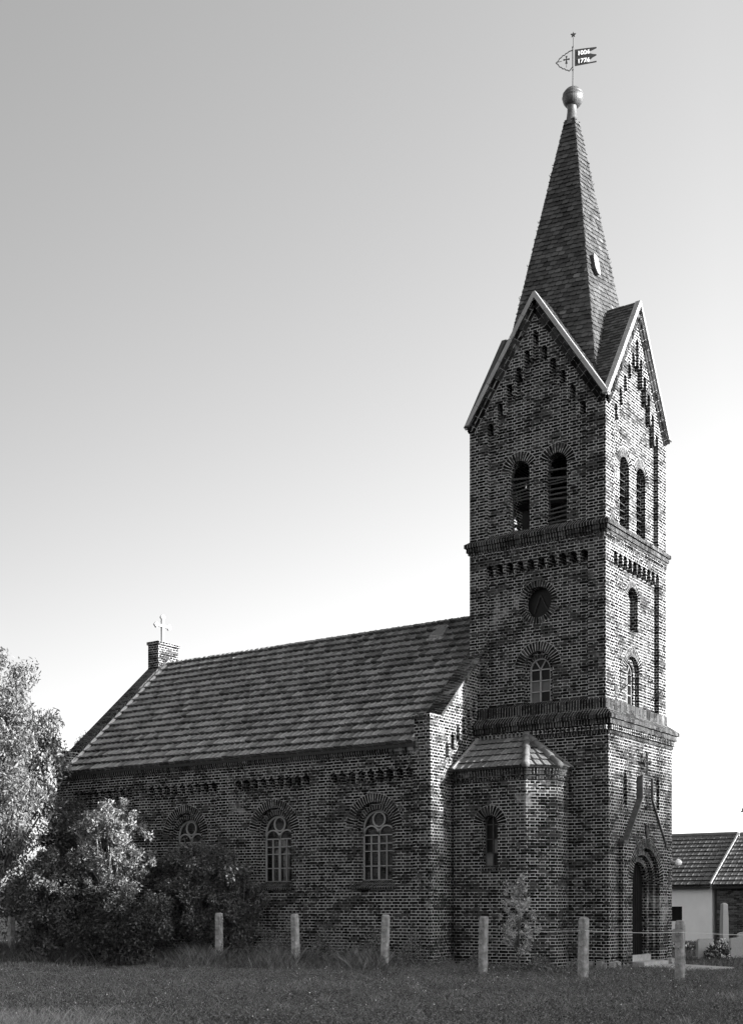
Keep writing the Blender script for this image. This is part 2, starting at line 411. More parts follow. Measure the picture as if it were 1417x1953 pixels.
# lower storey
e = 0.126
ax, bx = -TW-e, e
L = bx-ax
LS = Fr((ax, -e, 0), (1, 0, 0), (0, -1, 0)); LE = Fr((e, -e, 0), (0, 1, 0), (1, 0, 0))
LN = Fr((e, TW+e, 0), (-1, 0, 0), (0, 1, 0)); LW = Fr((ax, TW+e, 0), (0, -1, 0), (-1, 0, 0))
slab(mb, LS, [(0, -0.3), (L, -0.3), (L, 6.0), (0, 6.0)], [], 0, -0.4)
slab(mb, LN, [(0, -0.3), (L, -0.3), (L, 6.0), (0, 6.0)], [], 0, -0.4)
slab(mb, LW, [(0.4, -0.3), (L-0.4, -0.3), (L-0.4, 6.0), (0.4, 6.0)], [], 0, -0.4)
def pointed(c, hw, z0, z1): return [(c-hw, z0), (c+hw, z0), (c+hw, z1-0.16), (c, z1), (c-hw, z1-0.16)]
yc = 2.0+e     # portal centre measured along LE
slit = [pointed(yc-1.10, 0.105, 4.17, 5.08), pointed(yc+1.06, 0.105, 4.17, 5.08)]
door1 = archp(yc, 0.72, -0.3, 2.2)
slab(mb, LE, [(0.4, -0.3), (L-0.4, -0.3), (L-0.4, 6.0), (0.4, 6.0)], slit+[door1], 0, -0.105)
slab(mb, LE, [(0.4, -0.3), (L-0.4, -0.3), (L-0.4, 6.0), (0.4, 6.0)], [archp(yc, 0.54, -0.3, 2.2)], -0.1055, -0.4)
tower = mb.build('tower_wall', M['brick'], church)
# projecting gabled portal
mb = MB()
pg = [(0.50+e, -0.3), (3.50+e, -0.3), (3.50+e, 3.2), (3.27+e, 3.25), (2.30+e, 4.40), (2.30+e, 4.93), (1.70+e, 4.93), (1.70+e, 4.40), (0.73+e, 3.25), (0.50+e, 3.2)]
slab(mb, LE, pg, [archp(yc, 0.9, -0.3, 2.2)], 0.115, 0.001)
portal = mb.build('portal', M['brick'], church)
tag(portal, 'projecting gabled brick portal around the door')
mb = MB()
def strip(mb, fr, pts, d0, d1, t):     # slab cap running along a broken line, thickness t (up/left normal)
    for (a, b) in zip(pts[:-1], pts[1:]):
        dx, dz = b[0]-a[0], b[1]-a[1]; Ln = math.hypot(dx, dz); nx, nz = -dz/Ln*t, dx/Ln*t
        q = [fr.p(a[0], a[1], d1), fr.p(b[0], b[1], d1), fr.p(b[0], b[1], d0), fr.p(a[0], a[1], d0)]
        q2 = [fr.p(a[0]+nx, a[1]+nz, d1), fr.p(b[0]+nx, b[1]+nz, d1), fr.p(b[0]+nx, b[1]+nz, d0), fr.p(a[0]+nx, a[1]+nz, d0)]
        mb.hexa(q+q2)
strip(mb, LE, [(0.70+e, 3.2), (1.68+e, 4.38), (1.68+e, 4.95), (2.32+e, 4.95), (2.32+e, 4.38), (3.30+e, 3.2)], 0.165, 0.0, 0.035)
strip(mb, LE, [(0.46+e, 3.18), (0.76+e, 3.18)], 0.17, 0.0, 0.06)
strip(mb, LE, [(3.24+e, 3.18), (3.54+e, 3.18)], 0.17, 0.0, 0.06)
mb.build('portal_coping', M['board'], portal)
mb = MB()
for a_ in ((0.9, 1.17, -4, 184, 0.121, 0.05), (0.722, 0.84, 0, 180, 0.004, -0.05), (0.542, 0.66, 0, 180, -0.1, -0.2)):
    mb = MB(); ring(mb, LE, yc, 2.2, *a_); mb.build('door_arch', M['arch'], portal)
mb = MB()
z = 4.96; xx = e+0.14
mb.tube([(xx, yc-e, z), (xx, yc-e, z+0.58)], 0.022, 6); mb.tube([(xx, yc-e-0.17, z+0.40), (xx, yc-e+0.17, z+0.40)], 0.022, 6)
for p in ((0, 0.6), (-0.18, 0.40), (0.18, 0.40)):
    for q in ((-0.03, 0), (0.03, 0), (0, 0.03), (0, -0.03)):
        mb.tube([(xx-0.02, yc-e+p[0]+q[0], z+p[1]+q[1]), (xx+0.02, yc-e+p[0]+q[0], z+p[1]+q[1])], 0.035, 8)
tag(mb.build('iron_cross', M['iron'], portal), 'small black iron cross on top of the portal gable')
mb = MB()
mb.box((e-0.30, yc-e-0.56, 0.0), (e-0.25, yc-e+0.56, 2.2))
slab(mb, LE, archp(yc, 0.56, 0.1, 2.2), [], -0.24, -0.3)
for i in range(7): mb.box((e-0.24, yc-e-0.52+i*0.15, 0.2), (e-0.225, yc-e-0.52+i*0.15+0.135, 2.7))
mb.build('door', M['door'], church)
mb = MB()
mb.box((0.0, 1.14, -0.2), (e+0.42, 2.75, 0.14)); mb.box((0.0, 1.1, 0.14), (e-0.05, 2.85, 0.30))
mb.build('door_step', M['step'], church)
# little ornament over the arch and anchors
mb = MB()
for s in (-1, 1): mb.tube([LE.p(yc+s*0.03, 3.38, 0.13), LE.p(yc+s*0.10, 3.55, 0.15), LE.p(yc+s*0.05, 3.68, 0.15), LE.p(yc+s*0.13, 3.72, 0.14)], 0.025, 6)
mb.tube([LE.p(yc, 3.36, 0.14), LE.p(yc, 3.62, 0.14)], 0.03, 6)
mb.build('ornament', M['iron'], portal); mb = MB()
for k_ in range(4): mb.tube([LE.p(yc+0.01*k_, 4.10+0.04*k_, 0.13), LE.p(yc-0.1+0.07*k_, 4.2, 0.15)], 0.02, 6)
mb.build('ornament', M['iron'], portal)
# plinth of rough stones and brick base
random.seed(3)
for fr, u0, u1 in ((LS, 3.0, L), (LE, 0.0, 1.02), (LE, 3.05, L)):
    u = u0; mb = MB()
    while u < u1-0.05:
        w = min(random.uniform(0.22, 0.45), u1-u); h = random.uniform(0.14, 0.22); dd = random.uniform(0.1, 0.17)
        c = [fr.p(u+0.01, -0.15, 0), fr.p(u+w-0.01, -0.15, 0), fr.p(u+w-0.03, -0.15, dd), fr.p(u+0.03, -0.15, dd*0.9),
             fr.p(u+0.03, h*0.9, 0), fr.p(u+w-0.04, h, 0), fr.p(u+w-0.07, h*0.85, dd*0.75), fr.p(u+0.06, h*0.8, dd*0.8)]
        mb.hexa(c); u += w
    mb.build('stone_plinth', M['stone'], church)

# cornices
mb = MB()
square_ring(mb, -TW, 0, 0, TW, [(-0.2, 5.95), (0.128+0.03, 5.9), (0.128+0.03, 5.97), (0.14, 5.975), (0.14, 6.13), (0.235, 6.13), (0.235, 6.26), (0.285, 6.265), (0.285, 6.36), (0.03, 6.56), (0.03, 6.80), (-0.19, 6.90), (-0.3, 6.9)])
mb.build('cornice', M['edge'], church); mb = MB()
square_ring(mb, -TW, 0, 0, TW, [(-0.2, 10.98), (0.035, 10.98), (0.035, 11.04), (0.07, 11.045), (0.07, 11.16), (0.115, 11.165), (0.115, 11.26), (-0.17, 11.46), (-0.3, 11.46)])
mb.build('cornice', M['edge'], church)
mb = MB()
for it in ((FS, 36, 0.14, 5.98, 6.125, 0.058, 0.075), (FE, 36, 0.14, 5.98, 6.125, 0.058, 0.075), (FN, 36, 0.14, 5.98, 6.125, 0.058, 0.075), (FW, 36, 0.14, 5.98, 6.125, 0.058, 0.075),
                      None, (FS, 42, -0.002, 10.86, 10.975, 0.05, 0.035), (FE, 42, -0.002, 10.86, 10.975, 0.05, 0.035)):
    if it is None: mb.build('dentil_band', M['brick'], church); mb = MB(); continue
    fr, n_, ee, z0, z1, w_, d_ = it
    for i in range(n_):
        u = -ee+(TW+2*ee)*(i+0.5)/n_
        mb.hexa([fr.p(u-w_/2, z0, ee-0.01), fr.p(u+w_/2, z0, ee-0.01), fr.p(u+w_/2, z0, ee+d_), fr.p(u-w_/2, z0, ee+d_),
                 fr.p(u-w_/2, z1, ee-0.01), fr.p(u+w_/2, z1, ee-0.01), fr.p(u+w_/2, z1, ee+d_), fr.p(u-w_/2, z1, ee+d_)])
mb.build('dentil_band', M['brick'], church)
# arch rings of the tower
def arch_part(parent, *a, **k):
    m_ = MB(); ring(m_, *a, **k); return m_.build('window_arch', M['arch'], parent)
for fr in (FS, FE, FN, FW):
    for s in (-1, 1):
        arch_part(church, fr, C+s*0.54, 12.98, 0.302, 0.55, (0 if s > 0 else 24), (156 if s > 0 else 180), -0.121, -0.2)
arch_part(church, FS, C, 9.5, 0.402, 0.575, 0, 360, -0.119, -0.2, n=44)
arch_part(church, FS, C, 7.80, 0.422, 0.68, 0, 180, -0.121, -0.2)
arch_part(church, FS, C, 7.76, 0.302, 0.40, 0, 180, -0.255, -0.3)
arch_part(church, FE, C, 9.66, 0.332, 0.50, 0, 180, -0.121, -0.2)
arch_part(church, FE, C, 7.75, 0.422, 0.66, 0, 180, -0.121, -0.2)

# louvre boards and interior of the bell storey
mb = MB()
mb.box((-TW+0.3, 0.3, 11.02), (-0.3, TW-0.3, 11.1)); mb.build('tower_floor', M['dark'], church); mb = MB()
mb.box((-TW+0.3, 0.3, 6.3), (-0.3, TW-0.3, 6.4))
mb.build('tower_floor', M['dark'], church)
def bell_boards(fr, c, zs, drop=()):
    mb = MB()
    for i, zz in enumerate(zs):
        if i in drop: continue
        t = random.uniform(-0.03, 0.03)
        p, q = fr.p(c-0.31, zz-t, -0.28), fr.p(c+0.31, zz+t, -0.28)
        mb.bar(p, q, 0.11, 0.014, up=(fr.N*0.6+Vector((0, 0, 0.8))))
    for s in (-1, 1): mb.bar(fr.p(c+s*0.29, 11.4, -0.33), fr.p(c+s*0.29, 13.1, -0.33), 0.03, 0.03)
    o = mb.build('bell_opening', M['board'], church); tag(o, 'weathered louvre boards in the bell opening'); return o
random.seed(5)
bell_boards(FS, C-0.54, [12.30, 12.38, 12.46, 12.55, 12.66, 12.74, 12.86])
bell_boards(FS, C+0.54, [11.55, 11.67, 11.79, 11.9, 12.03, 12.14, 12.27, 12.40, 12.55, 12.62, 12.68, 12.9], (4,))
for s in (-1, 1):
    bell_boards(FE, C+s*0.54, [11.55, 11.75, 11.95, 12.15, 12.35, 12.55, 12.75, 12.95])
    bell_boards(FN, C+s*0.54, [11.6, 11.8, 12.15, 12.35, 12.55], ())
    m_ = MB(); slab(m_, FW, archp(C+s*0.54, 0.31, 11.3, 12.98), [], -0.28, -0.33); m_.build('light_block_panel', M['dark'], church)  # dark panels added on unseen west openings to stop bright spots inside
# bell seen dimly
mb = MB()
pr = [(0.0, 0.62), (0.12, 0.6), (0.2, 0.5), (0.23, 0.3), (0.28, 0.12), (0.37, 0.0)]
n = 20
for (r0, z0), (r1, z1) in zip(pr[:-1], pr[1:]):
    for i in range(n):
        a, b = 2*math.pi*i/n, 2*math.pi*(i+1)/n
        cx, cy, cz = -C, C, 12.0
        P = [(cx+r1*math.cos(a), cy+r1*math.sin(a), cz+z1), (cx+r1*math.cos(b), cy+r1*math.sin(b), cz+z1), (cx+r0*math.cos(b), cy+r0*math.sin(b), cz+z0), (cx+r0*math.cos(a), cy+r0*math.sin(a), cz+z0)]
        mb.face(P if r0 > 0 else P[:3])
mb.box((-C-1.5, C-0.08, 12.6), (-C+1.5, C+0.08, 12.76))
mb.build('bell', M['iron'], church)

# windows --------------------------------------------------------------
def framed(parent, fr, polys, bars, d, glassm, w=0.03, dp=0.05, fm='frame', gl=True, panes=(), pm='pane_pale'):
    mb = MB()
    for path, ww in bars:
        for a, b in zip(path[:-1], path[1:]):
            mb.bar(fr.p(a[0], a[1], d+dp/2), fr.p(b[0], b[1], d+dp/2), ww, dp, up=fr.N)
    f = mb.build('window', M[fm], parent)
    for i, poly in enumerate(polys):
        mb = MB(); slab(mb, fr, poly, [], d+0.006, d-0.002)
        mb.build('pane', M[glassm if i not in panes else pm], f)
    return f
# oculus of tower
f = framed(church, FS, [arc(C, 9.5, 0.41, 0, 360, 24)[:-1]],
           [([(C-0.2, 9.25), (C-0.02, 9.72), (C+0.2, 9.3)], 0.018)], -0.36, 'pane_dark', fm='iron')
f['label'] = 'round window high on the south side of the tower'
# tower low window south
def small_arch_window(fr, c, zs, r, z0, d, pale):
    o = [([(c-r, z0), (c-r, zs)]+arc(c, zs, r, 180, 0, 14)+[(c+r, z0), (c-r, z0)], 0.045), ([(c, z0), (c, zs)], 0.035),
         ([(c-r, zs), (c+r, zs)], 0.03), ([(c-r*0.5, zs+r*0.8), (c, zs), (c+r*0.5, zs+r*0.8)], 0.02)]
    nrow = 3
    for i in range(1, nrow): o.append(([(c-r, z0+(zs-z0)*i/nrow), (c+r, z0+(zs-z0)*i/nrow)], 0.022))
    polys = [[(c-r, zs), (c+r, zs)]+arc(c, zs, r, 0, 180, 12)[1:-1]]
    for i in range(nrow):
        for a, b in ((c-r, c), (c, c+r)):
            za, zb = z0+(zs-z0)*i/nrow, z0+(zs-z0)*(i+1)/nrow
            polys.append([(a, za), (b, za), (b, zb), (a, zb)])
    return framed(church, fr, polys, o, d, 'pane_dark', panes=pale)
f = small_arch_window(FS, C, 7.76, 0.29, 6.9, -0.34, (1, 3, 4)); f['label'] = 'small arched window low on the south side of the tower'
f = small_arch_window(FE, C, 7.72, 0.29, 6.9, -0.34, ()); f['label'] = 'arched window above the tower front cornice'
# iron brackets flanking the front window
mb = MB()
for y0 in (0.87, 2.85):
    mb.tube([(0.0, y0, 7.62), (0.36, y0+0.03, 7.38)], 0.014, 6); mb.tube([(0.36, y0+0.03, 7.38), (0.0, y0+0.02, 7.13)], 0.014, 6)
    mb.tube([(0.01, y0, 7.62), (0.01, y0+0.02, 7.13)], 0.009, 6)
for y0 in (0.87, 2.85):
    b_ = MB(); b_.tube([(0.005, y0, 7.64), (0.38, y0+0.03, 7.38), (0.005, y0+0.02, 7.10)], 0.017, 6)
    b_.tube([(0.012, y0, 7.64), (0.012, y0+0.02, 7.10)], 0.01, 6)
    b_.build('iron_bracket', M['iron'], church)

# gable roofs, copings, spire -------------------------------------------
GA, GE, GT = 14.42, 0.09, 17.49      # eave height, overhang, apex height
slope = (GT-GA)/(C+GE)
def spire_a(z): return 0.138+0.1706*(22.94-z)
for fr in (FS, FE, FN, FW):
    mb = MB()
    for s in (-1, 1):
        # roof plane: from coping inwards to the middle of the tower
        Ud = -fr.N; O = fr.p(C+s*(C+GE), GA, 0.02)
        Vd = (fr.U*(-s)*(C+GE)+fr.V*(GT-GA)); Lv = Vd.length
        # clip: rectangle cut by the diagonal (valley) : at v, inner limit where it meets the neighbouring gable roof
        a = (C+GE)
        tiles(mb, O, Ud, Vd, [(0, 0), (0.12, 0), (a+0.02, Lv), (0, Lv)], 0.15, 0.125, 0.018, 0, 0.2, 0.8, flat=True, off=0.5, jit=0.005)
    slate_roof = mb.build('gable_roof', M['slate'], church); mb = MB()
    for s in (-1, 1):
        mb.face([fr.p(C+s*(C+GE), GA-0.01, 0.0), fr.p(C, GT-0.01, 0.0), fr.p(C, GT-0.01, -C), fr.p(C+s*(C+GE), GA-0.01, -0.12)])
    mb.build('roof_boarding', M['underlay'], slate_roof)
for fr in (FS, FE, FN, FW):
    for s in (-1, 1):
        mb = MB(); mk = MB()
        ux, uz = -s*(C+GE), GT-GA; Ln = math.hypot(ux, uz); ux /= Ln; uz /= Ln
        nx, nz = (s*uz, s*-ux) if False else (s*abs(uz), abs(ux))
        def cp(t, h, d): return fr.p(C+s*(C+GE)+ux*t+nx*h, GA+uz*t+nz*h, d)
        # zinc strip in segments
        nseg = 6
        for i in range(nseg):
            t0 = Ln*i/nseg-(0.0 if i else 0.03); t1 = Ln*(i+1)/nseg-0.012+(0.012 if i == nseg-1 else 0)
            j = random.uniform(0, 0.006)
            mb.hexa([cp(t0, -0.015, -0.04), cp(t1, -0.015, -0.04), cp(t1, -0.015, 0.10+j), cp(t0, -0.015, 0.10+j),
                     cp(t0, 0.035, -0.04), cp(t1, 0.035, -0.04), cp(t1, 0.035, 0.10+j), cp(t0, 0.035, 0.10+j)])
            ho = -0.04 if (fr is FE and s > 0) else -0.075
            mb.hexa([cp(t0, ho, 0.085), cp(t1, ho, 0.085), cp(t1, ho, 0.10+j), cp(t0, ho, 0.10+j),
                     cp(t0, -0.016, 0.085), cp(t1, -0.016, 0.085), cp(t1, -0.016, 0.10+j), cp(t0, -0.016, 0.10+j)])
        # two raking brick courses under it
        for (h0, h1, dd) in ((-0.20, -0.105, 0.07), (-0.31, -0.205, 0.035)):
            t0, t1 = -0.02, Ln-0.12
            q = [cp(t0, h0, -0.05), cp(t1, h0, -0.05), cp(t1, h0, dd), cp(t0, h0, dd), cp(t0, h1, -0.05), cp(t1, h1, -0.05), cp(t1, h1, dd), cp(t0, h1, dd)]
            for qq in ((3, 2, 1, 0), (4, 5, 6, 7), (0, 1, 5, 4), (1, 2, 6, 5), (2, 3, 7, 6), (3, 0, 4, 7)):
                P = [q[x] for x in qq]
                uvs = []
                for x in qq:
                    uvs.append((0 if x in (0, 3, 4, 7) else (t1-t0), 0.003 if x in (0, 1, 2, 3) else 0.24))
                mk.face(P, [(u_, 0.004+0.069*(v_ > 0.1)) for u_, v_ in uvs])
        mb.build('gable_coping', M['zinc'] if fr in (FS, FE) else M['slate'], church)
        mk.build('raking_course', M['rake'], church)
# spire
mb = MB(); und = MB()
LX, LY = 0.06, 0.05
zb, zt = 14.3, 22.94
def sp(sx, sy, z):
    a = spire_a(z); k_ = max(0, (z-15.0)/(zt-15.0))
    return Vector((-C+sx*a+LX*k_, C+sy*a+LY*k_, z))
for (s0, s1) in (((-1, -1), (1, -1)), ((1, -1), (1, 1)), ((1, 1), (-1, 1)), ((-1, 1), (-1, -1))):
    A, B, Cc, D_ = sp(*s0, zb), sp(*s1, zb), sp(*s1, zt), sp(*s0, zt)
    und.face([A, B, Cc, D_])
    U = (B-A).normalized(); mid_ = (Cc+D_)/2; V = (mid_-(A+B)/2); V = (V-U*V.dot(U)).normalized()
    ang = math.radians(11 if s0 == (1, -1) else -7)
    U2 = U*math.cos(ang)+V*math.sin(ang); V2 = -U*math.sin(ang)+V*math.cos(ang)
    cl = [((p-A).dot(U2), (p-A).dot(V2)) for p in (A, B, Cc, D_)]
    N_ = U.cross(V)
    tiles(mb, A+(N_ if N_.z > 0 else -N_)*0.004, U2, V2, cl, 0.20, 0.125, 0.024, 0, 0.2, 0.75, flat=True, off=0.5, jit=0.009, dark=(0.04, 1.8))
    # slates wrapped over the arris
    H = (Cc-B).length; nn = 58
    for i in range(nn):
        a = B.lerp(Cc, i/nn); b = B.lerp(Cc, (i+1.25)/nn); out = Vector((s1[0], s1[1], 0)).normalized()
        tn = random.uniform(0.35, 0.7)
        for w in (-U, None):
            if w is None:
                C_ = {(1, -1): Vector((0, 1, 0)), (1, 1): Vector((-1, 0, 0)), (-1, 1): Vector((0, -1, 0)), (-1, -1): Vector((1, 0, 0))}[s1]; w = C_
            wd = 0.13 if i < nn-6 else 0.07
            mb.face([a+out*0.03, a+w*wd+out*0.03, b+w*wd*0.9+out*0.004, b+out*0.006], tone=tn)
spire = mb.build('spire', M['slate'], church)
und.build('spire_boarding', M['underlay'], spire)
# roof hooks
for fx, zz in ((0, 21.4), (0, 20.1), (0, 18.9), (0, 18.0), (1, 21.3), (1, 20.4), (1, 19.2)):
    for s1 in (((1, 1) if fx else (-1, -1)),):
        p = sp(*s1, zz); o_ = Vector((s1[0], s1[1], 0)).normalized()
        mb = MB(); mb.tube([p, p+o_*0.05, p+o_*0.06+Vector((0, 0, 0.04))], 0.009, 5); mb.build('roof_hook', M['iron'], spire)
# hatch on the front slope of the spire
zc = 18.55; a = spire_a(zc); px = -C+a+0.03; hy = C-0.50
mb = MB()
sl_ = 0.1706
def hp(y, h, d): return Vector((px+d-(h)*sl_, hy+y, zc+h))
hex_ = [(-0.13, -0.12), (-0.02, -0.24), (0.12, -0.24), (0.15, -0.08), (0.15, 0.18), (0.08, 0.25), (-0.08, 0.25), (-0.13, 0.16)]
for i in range(len(hex_)):
    a_, b_ = hex_[i], hex_[(i+1) % len(hex_)]
    mb.face([hp(*a_, 0.0), hp(*b_, 0.0), hp(*b_, 0.12), hp(*a_, 0.12)])
h_ = mb.build('spire_hatch', M['slate'], spire)
mb = MB(); mb.face([hp(*q, 0.125) for q in hex_]); mb.face([hp(q[0]*1.06, q[1]*1.06, 0.14) for q in hex_])
for i in range(len(hex_)):
    a_, b_ = hex_[i], hex_[(i+1) % len(hex_)]
    mb.face([hp(*a_, 0.125), hp(*b_, 0.125), hp(b_[0]*1.06, b_[1]*1.06, 0.14), hp(a_[0]*1.06, a_[1]*1.06, 0.14)])
mb.build('hatch_lid', M['zinc'], spire)
# copper neck, ball
tx, ty = -C+LX, C+LY
DX, DY = 0.04, 0.03
def lathe(mb, cx, cy, prof, n=28):
    for (r0, z0), (r1, z1) in zip(prof[:-1], prof[1:]):
        for i in range(n):
            a, b = 2*math.pi*i/n, 2*math.pi*(i+1)/n
            P = [(cx+r0*math.cos(a), cy+r0*math.sin(a), z0), (cx+r0*math.cos(b), cy+r0*math.sin(b), z0), (cx+r1*math.cos(b), cy+r1*math.sin(b), z1), (cx+r1*math.cos(a), cy+r1*math.sin(a), z1)]
            if r0 < 1e-5: P = [P[0], P[2], P[3]]
            elif r1 < 1e-5: P = P[:3]
            mb.face(P)
mb = MB(); lathe(mb, tx, ty, [(0.215, 22.80), (0.19, 22.86), (0.15, 23.05), (0.128, 23.22), (0.125, 23.33), (0.15, 23.38)]); mb.build('spire_neck', M['copper'], spire, smooth=True)
mb = MB()
pf = []
R, zc = 0.283, 23.60
for i in range(0, 25):
    t = math.radians(-75+165*i/24); r = R*math.cos(t); zz = zc+R*math.sin(t)
    if abs(math.degrees(t)-2) < 3.6 or abs(math.degrees(t)-23) < 3.6: r += 0.012
    pf.append((max(r, 0), zz))
pf = [(0.0, pf[0][1])]+pf[:-1]+[(0.0, zc+R)]
lathe(mb, tx+DX/2, ty+DY/2, pf); mb.build('spire_ball', M['copper'], spire, smooth=False)
# weather vane
vane = MB(); px_, py_ = tx+DX/2, ty+DY/2
vane.tube([(px_, py_, 23.85), (px_+0.01, py_+0.01, 25.25)], [0.018, 0.010], 8)
for zz in (24.36, 24.98): vane.tube([(px_, py_, zz-0.03), (px_, py_, zz), (px_, py_, zz+0.03)], [0.012, 0.03, 0.012], 8)
vane.tube([(px_, py_, 24.44), (px_, py_, 24.95)], 0.022, 8)
vo = vane.build('weather_vane', M['iron'], church); vo['label'] = 'iron weather vane with a forked flag above the spire ball'
Rv = Vector((math.sin(YAW), math.cos(YAW), 0)); Fv = Vector((-math.cos(YAW), math.sin(YAW), 0))
dv = (Rv*0.97-Fv*0.24).normalized(); nv = Vector((dv.y, -dv.x, 0))
FV = Fr((px_, py_, 0), dv, nv)
fl = [(0.05, 24.46), (0.62, 24.475)]+arc(0.62, 24.492, 0.018, -90, 90, 5)+[(0.45, 24.50), (0.36, 24.515), (0.33, 24.545), (0.36, 24.575), (0.48, 24.58), (0.53, 24.62), (0.62, 24.655)]+arc(0.62, 24.672, 0.016, -90, 90, 5)+[(0.52, 24.715), (0.48, 24.735), (0.36, 24.74), (0.33, 24.77), (0.36, 24.80), (0.5, 24.81), (0.62, 24.85)]+arc(0.62, 24.868, 0.018, -90, 90, 5)+[(0.3, 24.90), (0.05, 24.905)]
mb = MB(); slab(mb, FV, fl, [], 0.006, -0.006); flag = mb.build('vane_flag', M['iron'], vo)
def lettering(txt, u, v, size, parent):
    cu = bpy.data.curves.new('tmp', 'FONT'); cu.body = txt; cu.size = size; cu.extrude = 0.002; cu.offset = 0.004
    to = bpy.data.objects.new('tmp', cu); COL.objects.link(to)
    dg = bpy.context.evaluated_depsgraph_get(); me = bpy.data.meshes.new_from_object(to.evaluated_get(dg))
    bpy.data.objects.remove(to)
    mt = Matrix(((FV.U.x, 0, FV.N.x, 0), (FV.U.y, 0, FV.N.y, 0), (0, 1, 0, 0), (0, 0, 0, 1)))
    me.transform(mt); me.transform(Matrix.Translation(FV.p(u, v, 0.0115)))
    me.materials.clear(); me.materials.append(M['sky_letters'])
    o = bpy.data.objects.new('lettering', me); COL.objects.link(o); o.parent = parent; me.name = 'lettering'
lettering('1004', 0.12, 24.735, 0.165, vo); lettering('1774', 0.12, 24.515, 0.165, vo)
mb = MB()
outl = [(0, 24.90), (-0.10, 24.885), (-0.16, 24.84), (-0.19, 24.845), (-0.22, 24.80), (-0.28, 24.795), (-0.31, 24.75), (-0.36, 24.73), (-0.40, 24.66), (-0.46, 24.625)]
outl2 = [(x, 2*24.668-z_ if False else 24.625*2-z_-0.02) for x, z_ in outl[::-1][1:]]
outl2[-1] = (0, 24.455)
for a_, b_ in zip((outl+outl2)[:-1], (outl+outl2)[1:]): mb.bar(FV.p(*a_), FV.p(*b_), 0.022, 0.012, up=nv)
mb.bar(FV.p(-0.45, 24.635), FV.p(-0.30, 24.65), 0.010, 0.01, up=nv)
cc = (-0.175, 24.675)
for dx, dz in ((0.085, 0), (-0.085, 0), (0, 0.095), (0, -0.115)):
    n2 = (-dz/0.1*0.028, dx/0.1*0.028); n1 = (n2[0]*0.35, n2[1]*0.35)
    slab(mb, FV, [(cc[0]+n1[0], cc[1]+n1[1]), (cc[0]-n1[0], cc[1]-n1[1]), (cc[0]+dx-n2[0], cc[1]+dz-n2[1]), (cc[0]+dx+n2[0], cc[1]+dz+n2[1])], [], 0.006, -0.006)
mb.bar(FV.p(cc[0], 24.46), FV.p(cc[0], 24.58), 0.012, 0.01, up=nv)
mb.build('vane_tail', M['iron'], vo)
mb = MB(); st = []
for i in range(10):
    r = 0.075 if i % 2 == 0 else 0.03; st.append((0.01+r*math.cos(math.radians(90+36*i)), 25.32+r*math.sin(math.radians(90+36*i))))
slab(mb, FV, st, [], 0.02, -0.02); mb.build('vane_star', M['iron'], vo)

# ------------------------------------------------------------------ nave
X0, X1, Y0, Y1 = -17.4, -3.6, -2.5, 6.44
NS = Fr((0, Y0, 0), (1, 0, 0), (0, -1, 0)); NN = Fr((0, Y1, 0), (1, 0, 0), (0, 1, 0))
GEa = Fr((X1, 0, 0), (0, 1, 0), (1, 0, 0)); GW = Fr((X0, 0, 0), (0, 1, 0), (-1, 0, 0))
def roofz(y): return 9.83-0.9*abs(1.97-y)
wins = [-5.42, -8.75, -12.06, -15.36]
mb = MB()
holes = []; pock = []
for a, b, n_ in ((-6.76, -4.12, 9), (-10.07, -7.42, 9), (-13.42, -10.74, 9), (-16.65, -14.1, 9)):
    r = 0.125; cs = [a+r+(b-a-2*r)*i/(n_-1) for i in range(n_)]
    pock += [archp(c_, 0.10, 4.85, 4.97, 8) for c_ in cs]
    holes.append([(a, 1.95), (b, 1.95)]+frieze_top(cs, 5.1, 0.22, r))
out = [(X0, -0.3), (X1, -0.3), (X1, 5.62), (X0, 5.62)]
slab(mb, NS, out, holes, 0, -0.12)
slab(mb, NS, [(X0+0.1, -0.3), (X1-0.12, -0.3), (X1-0.12, 5.6), (X0+0.1, 5.6)], [archp(x, 0.66, 2.1, 3.62) for x in wins]+pock, -0.1205, -0.26)
slab(mb, NS, [(X0+0.2, -0.3), (X1-0.2, -0.3), (X1-0.2, 5.6), (X0+0.2, 5.6)], [archp(x-0.01, 0.50, 2.2, 3.60) for x in wins], -0.2605, -0.5)
slab(mb, NN, out, [archp(x, 0.50, 2.2, 3.60) for x in wins], 0, -0.5)
# gable walls with stepped niches
def par(y): return roofz(y)+0.14
def gpoly(y0, y1): return [(y0, -0.3), (y1, -0.3), (y1, par(y1)), (1.97, par(1.97)), (y0, par(y0))]
nic = [(-1.84, 0.5)]
hs = [(-1.84, 0.3), (-0.05, 0.3)]
for i in range(6, -1, -1):
    y = -1.72+0.27*i; t = 5.78+0.27*i*0.9
    hs += arc(y, t-0.07, 0.075, 0, 180, 6)
    if i > 0: hs += [(y-0.075, t-0.27*0.9-0.33), (y-0.135, t-0.27*0.9-0.38), (y-0.195, t-0.27*0.9-0.33)]
hs = [(-0.05, 0.3)]+[p for p in hs[2:]]+[(-1.795, 0.3)]
slab(mb, GEa, gpoly(Y0+0.12, Y1-0.5), [hs], 0, -0.1)
slab(mb, GEa, gpoly(Y0+0.27, Y1-0.51), [], -0.1005, -0.44)
slab(mb, GW, gpoly(Y0+0.12, Y1-0.5), [], 0, -0.44)
nave = mb.build('nave_wall', M['brick'], church)
# eaves cornice
mb = MB()
for (d_, z0, z1) in ((0.03, 5.44, 5.52), (0.07, 5.52, 5.62)):
    mb.hexa([NS.p(X0+0.5, z0, -0.1), NS.p(X1-0.5, z0, -0.1), NS.p(X1-0.5, z0, d_), NS.p(X0+0.5, z0, d_), NS.p(X0+0.5, z1, -0.1), NS.p(X1-0.5, z1, -0.1), NS.p(X1-0.5, z1, d_), NS.p(X0+0.5, z1, d_)])
mb.build('eaves_course', M['edge'], church)
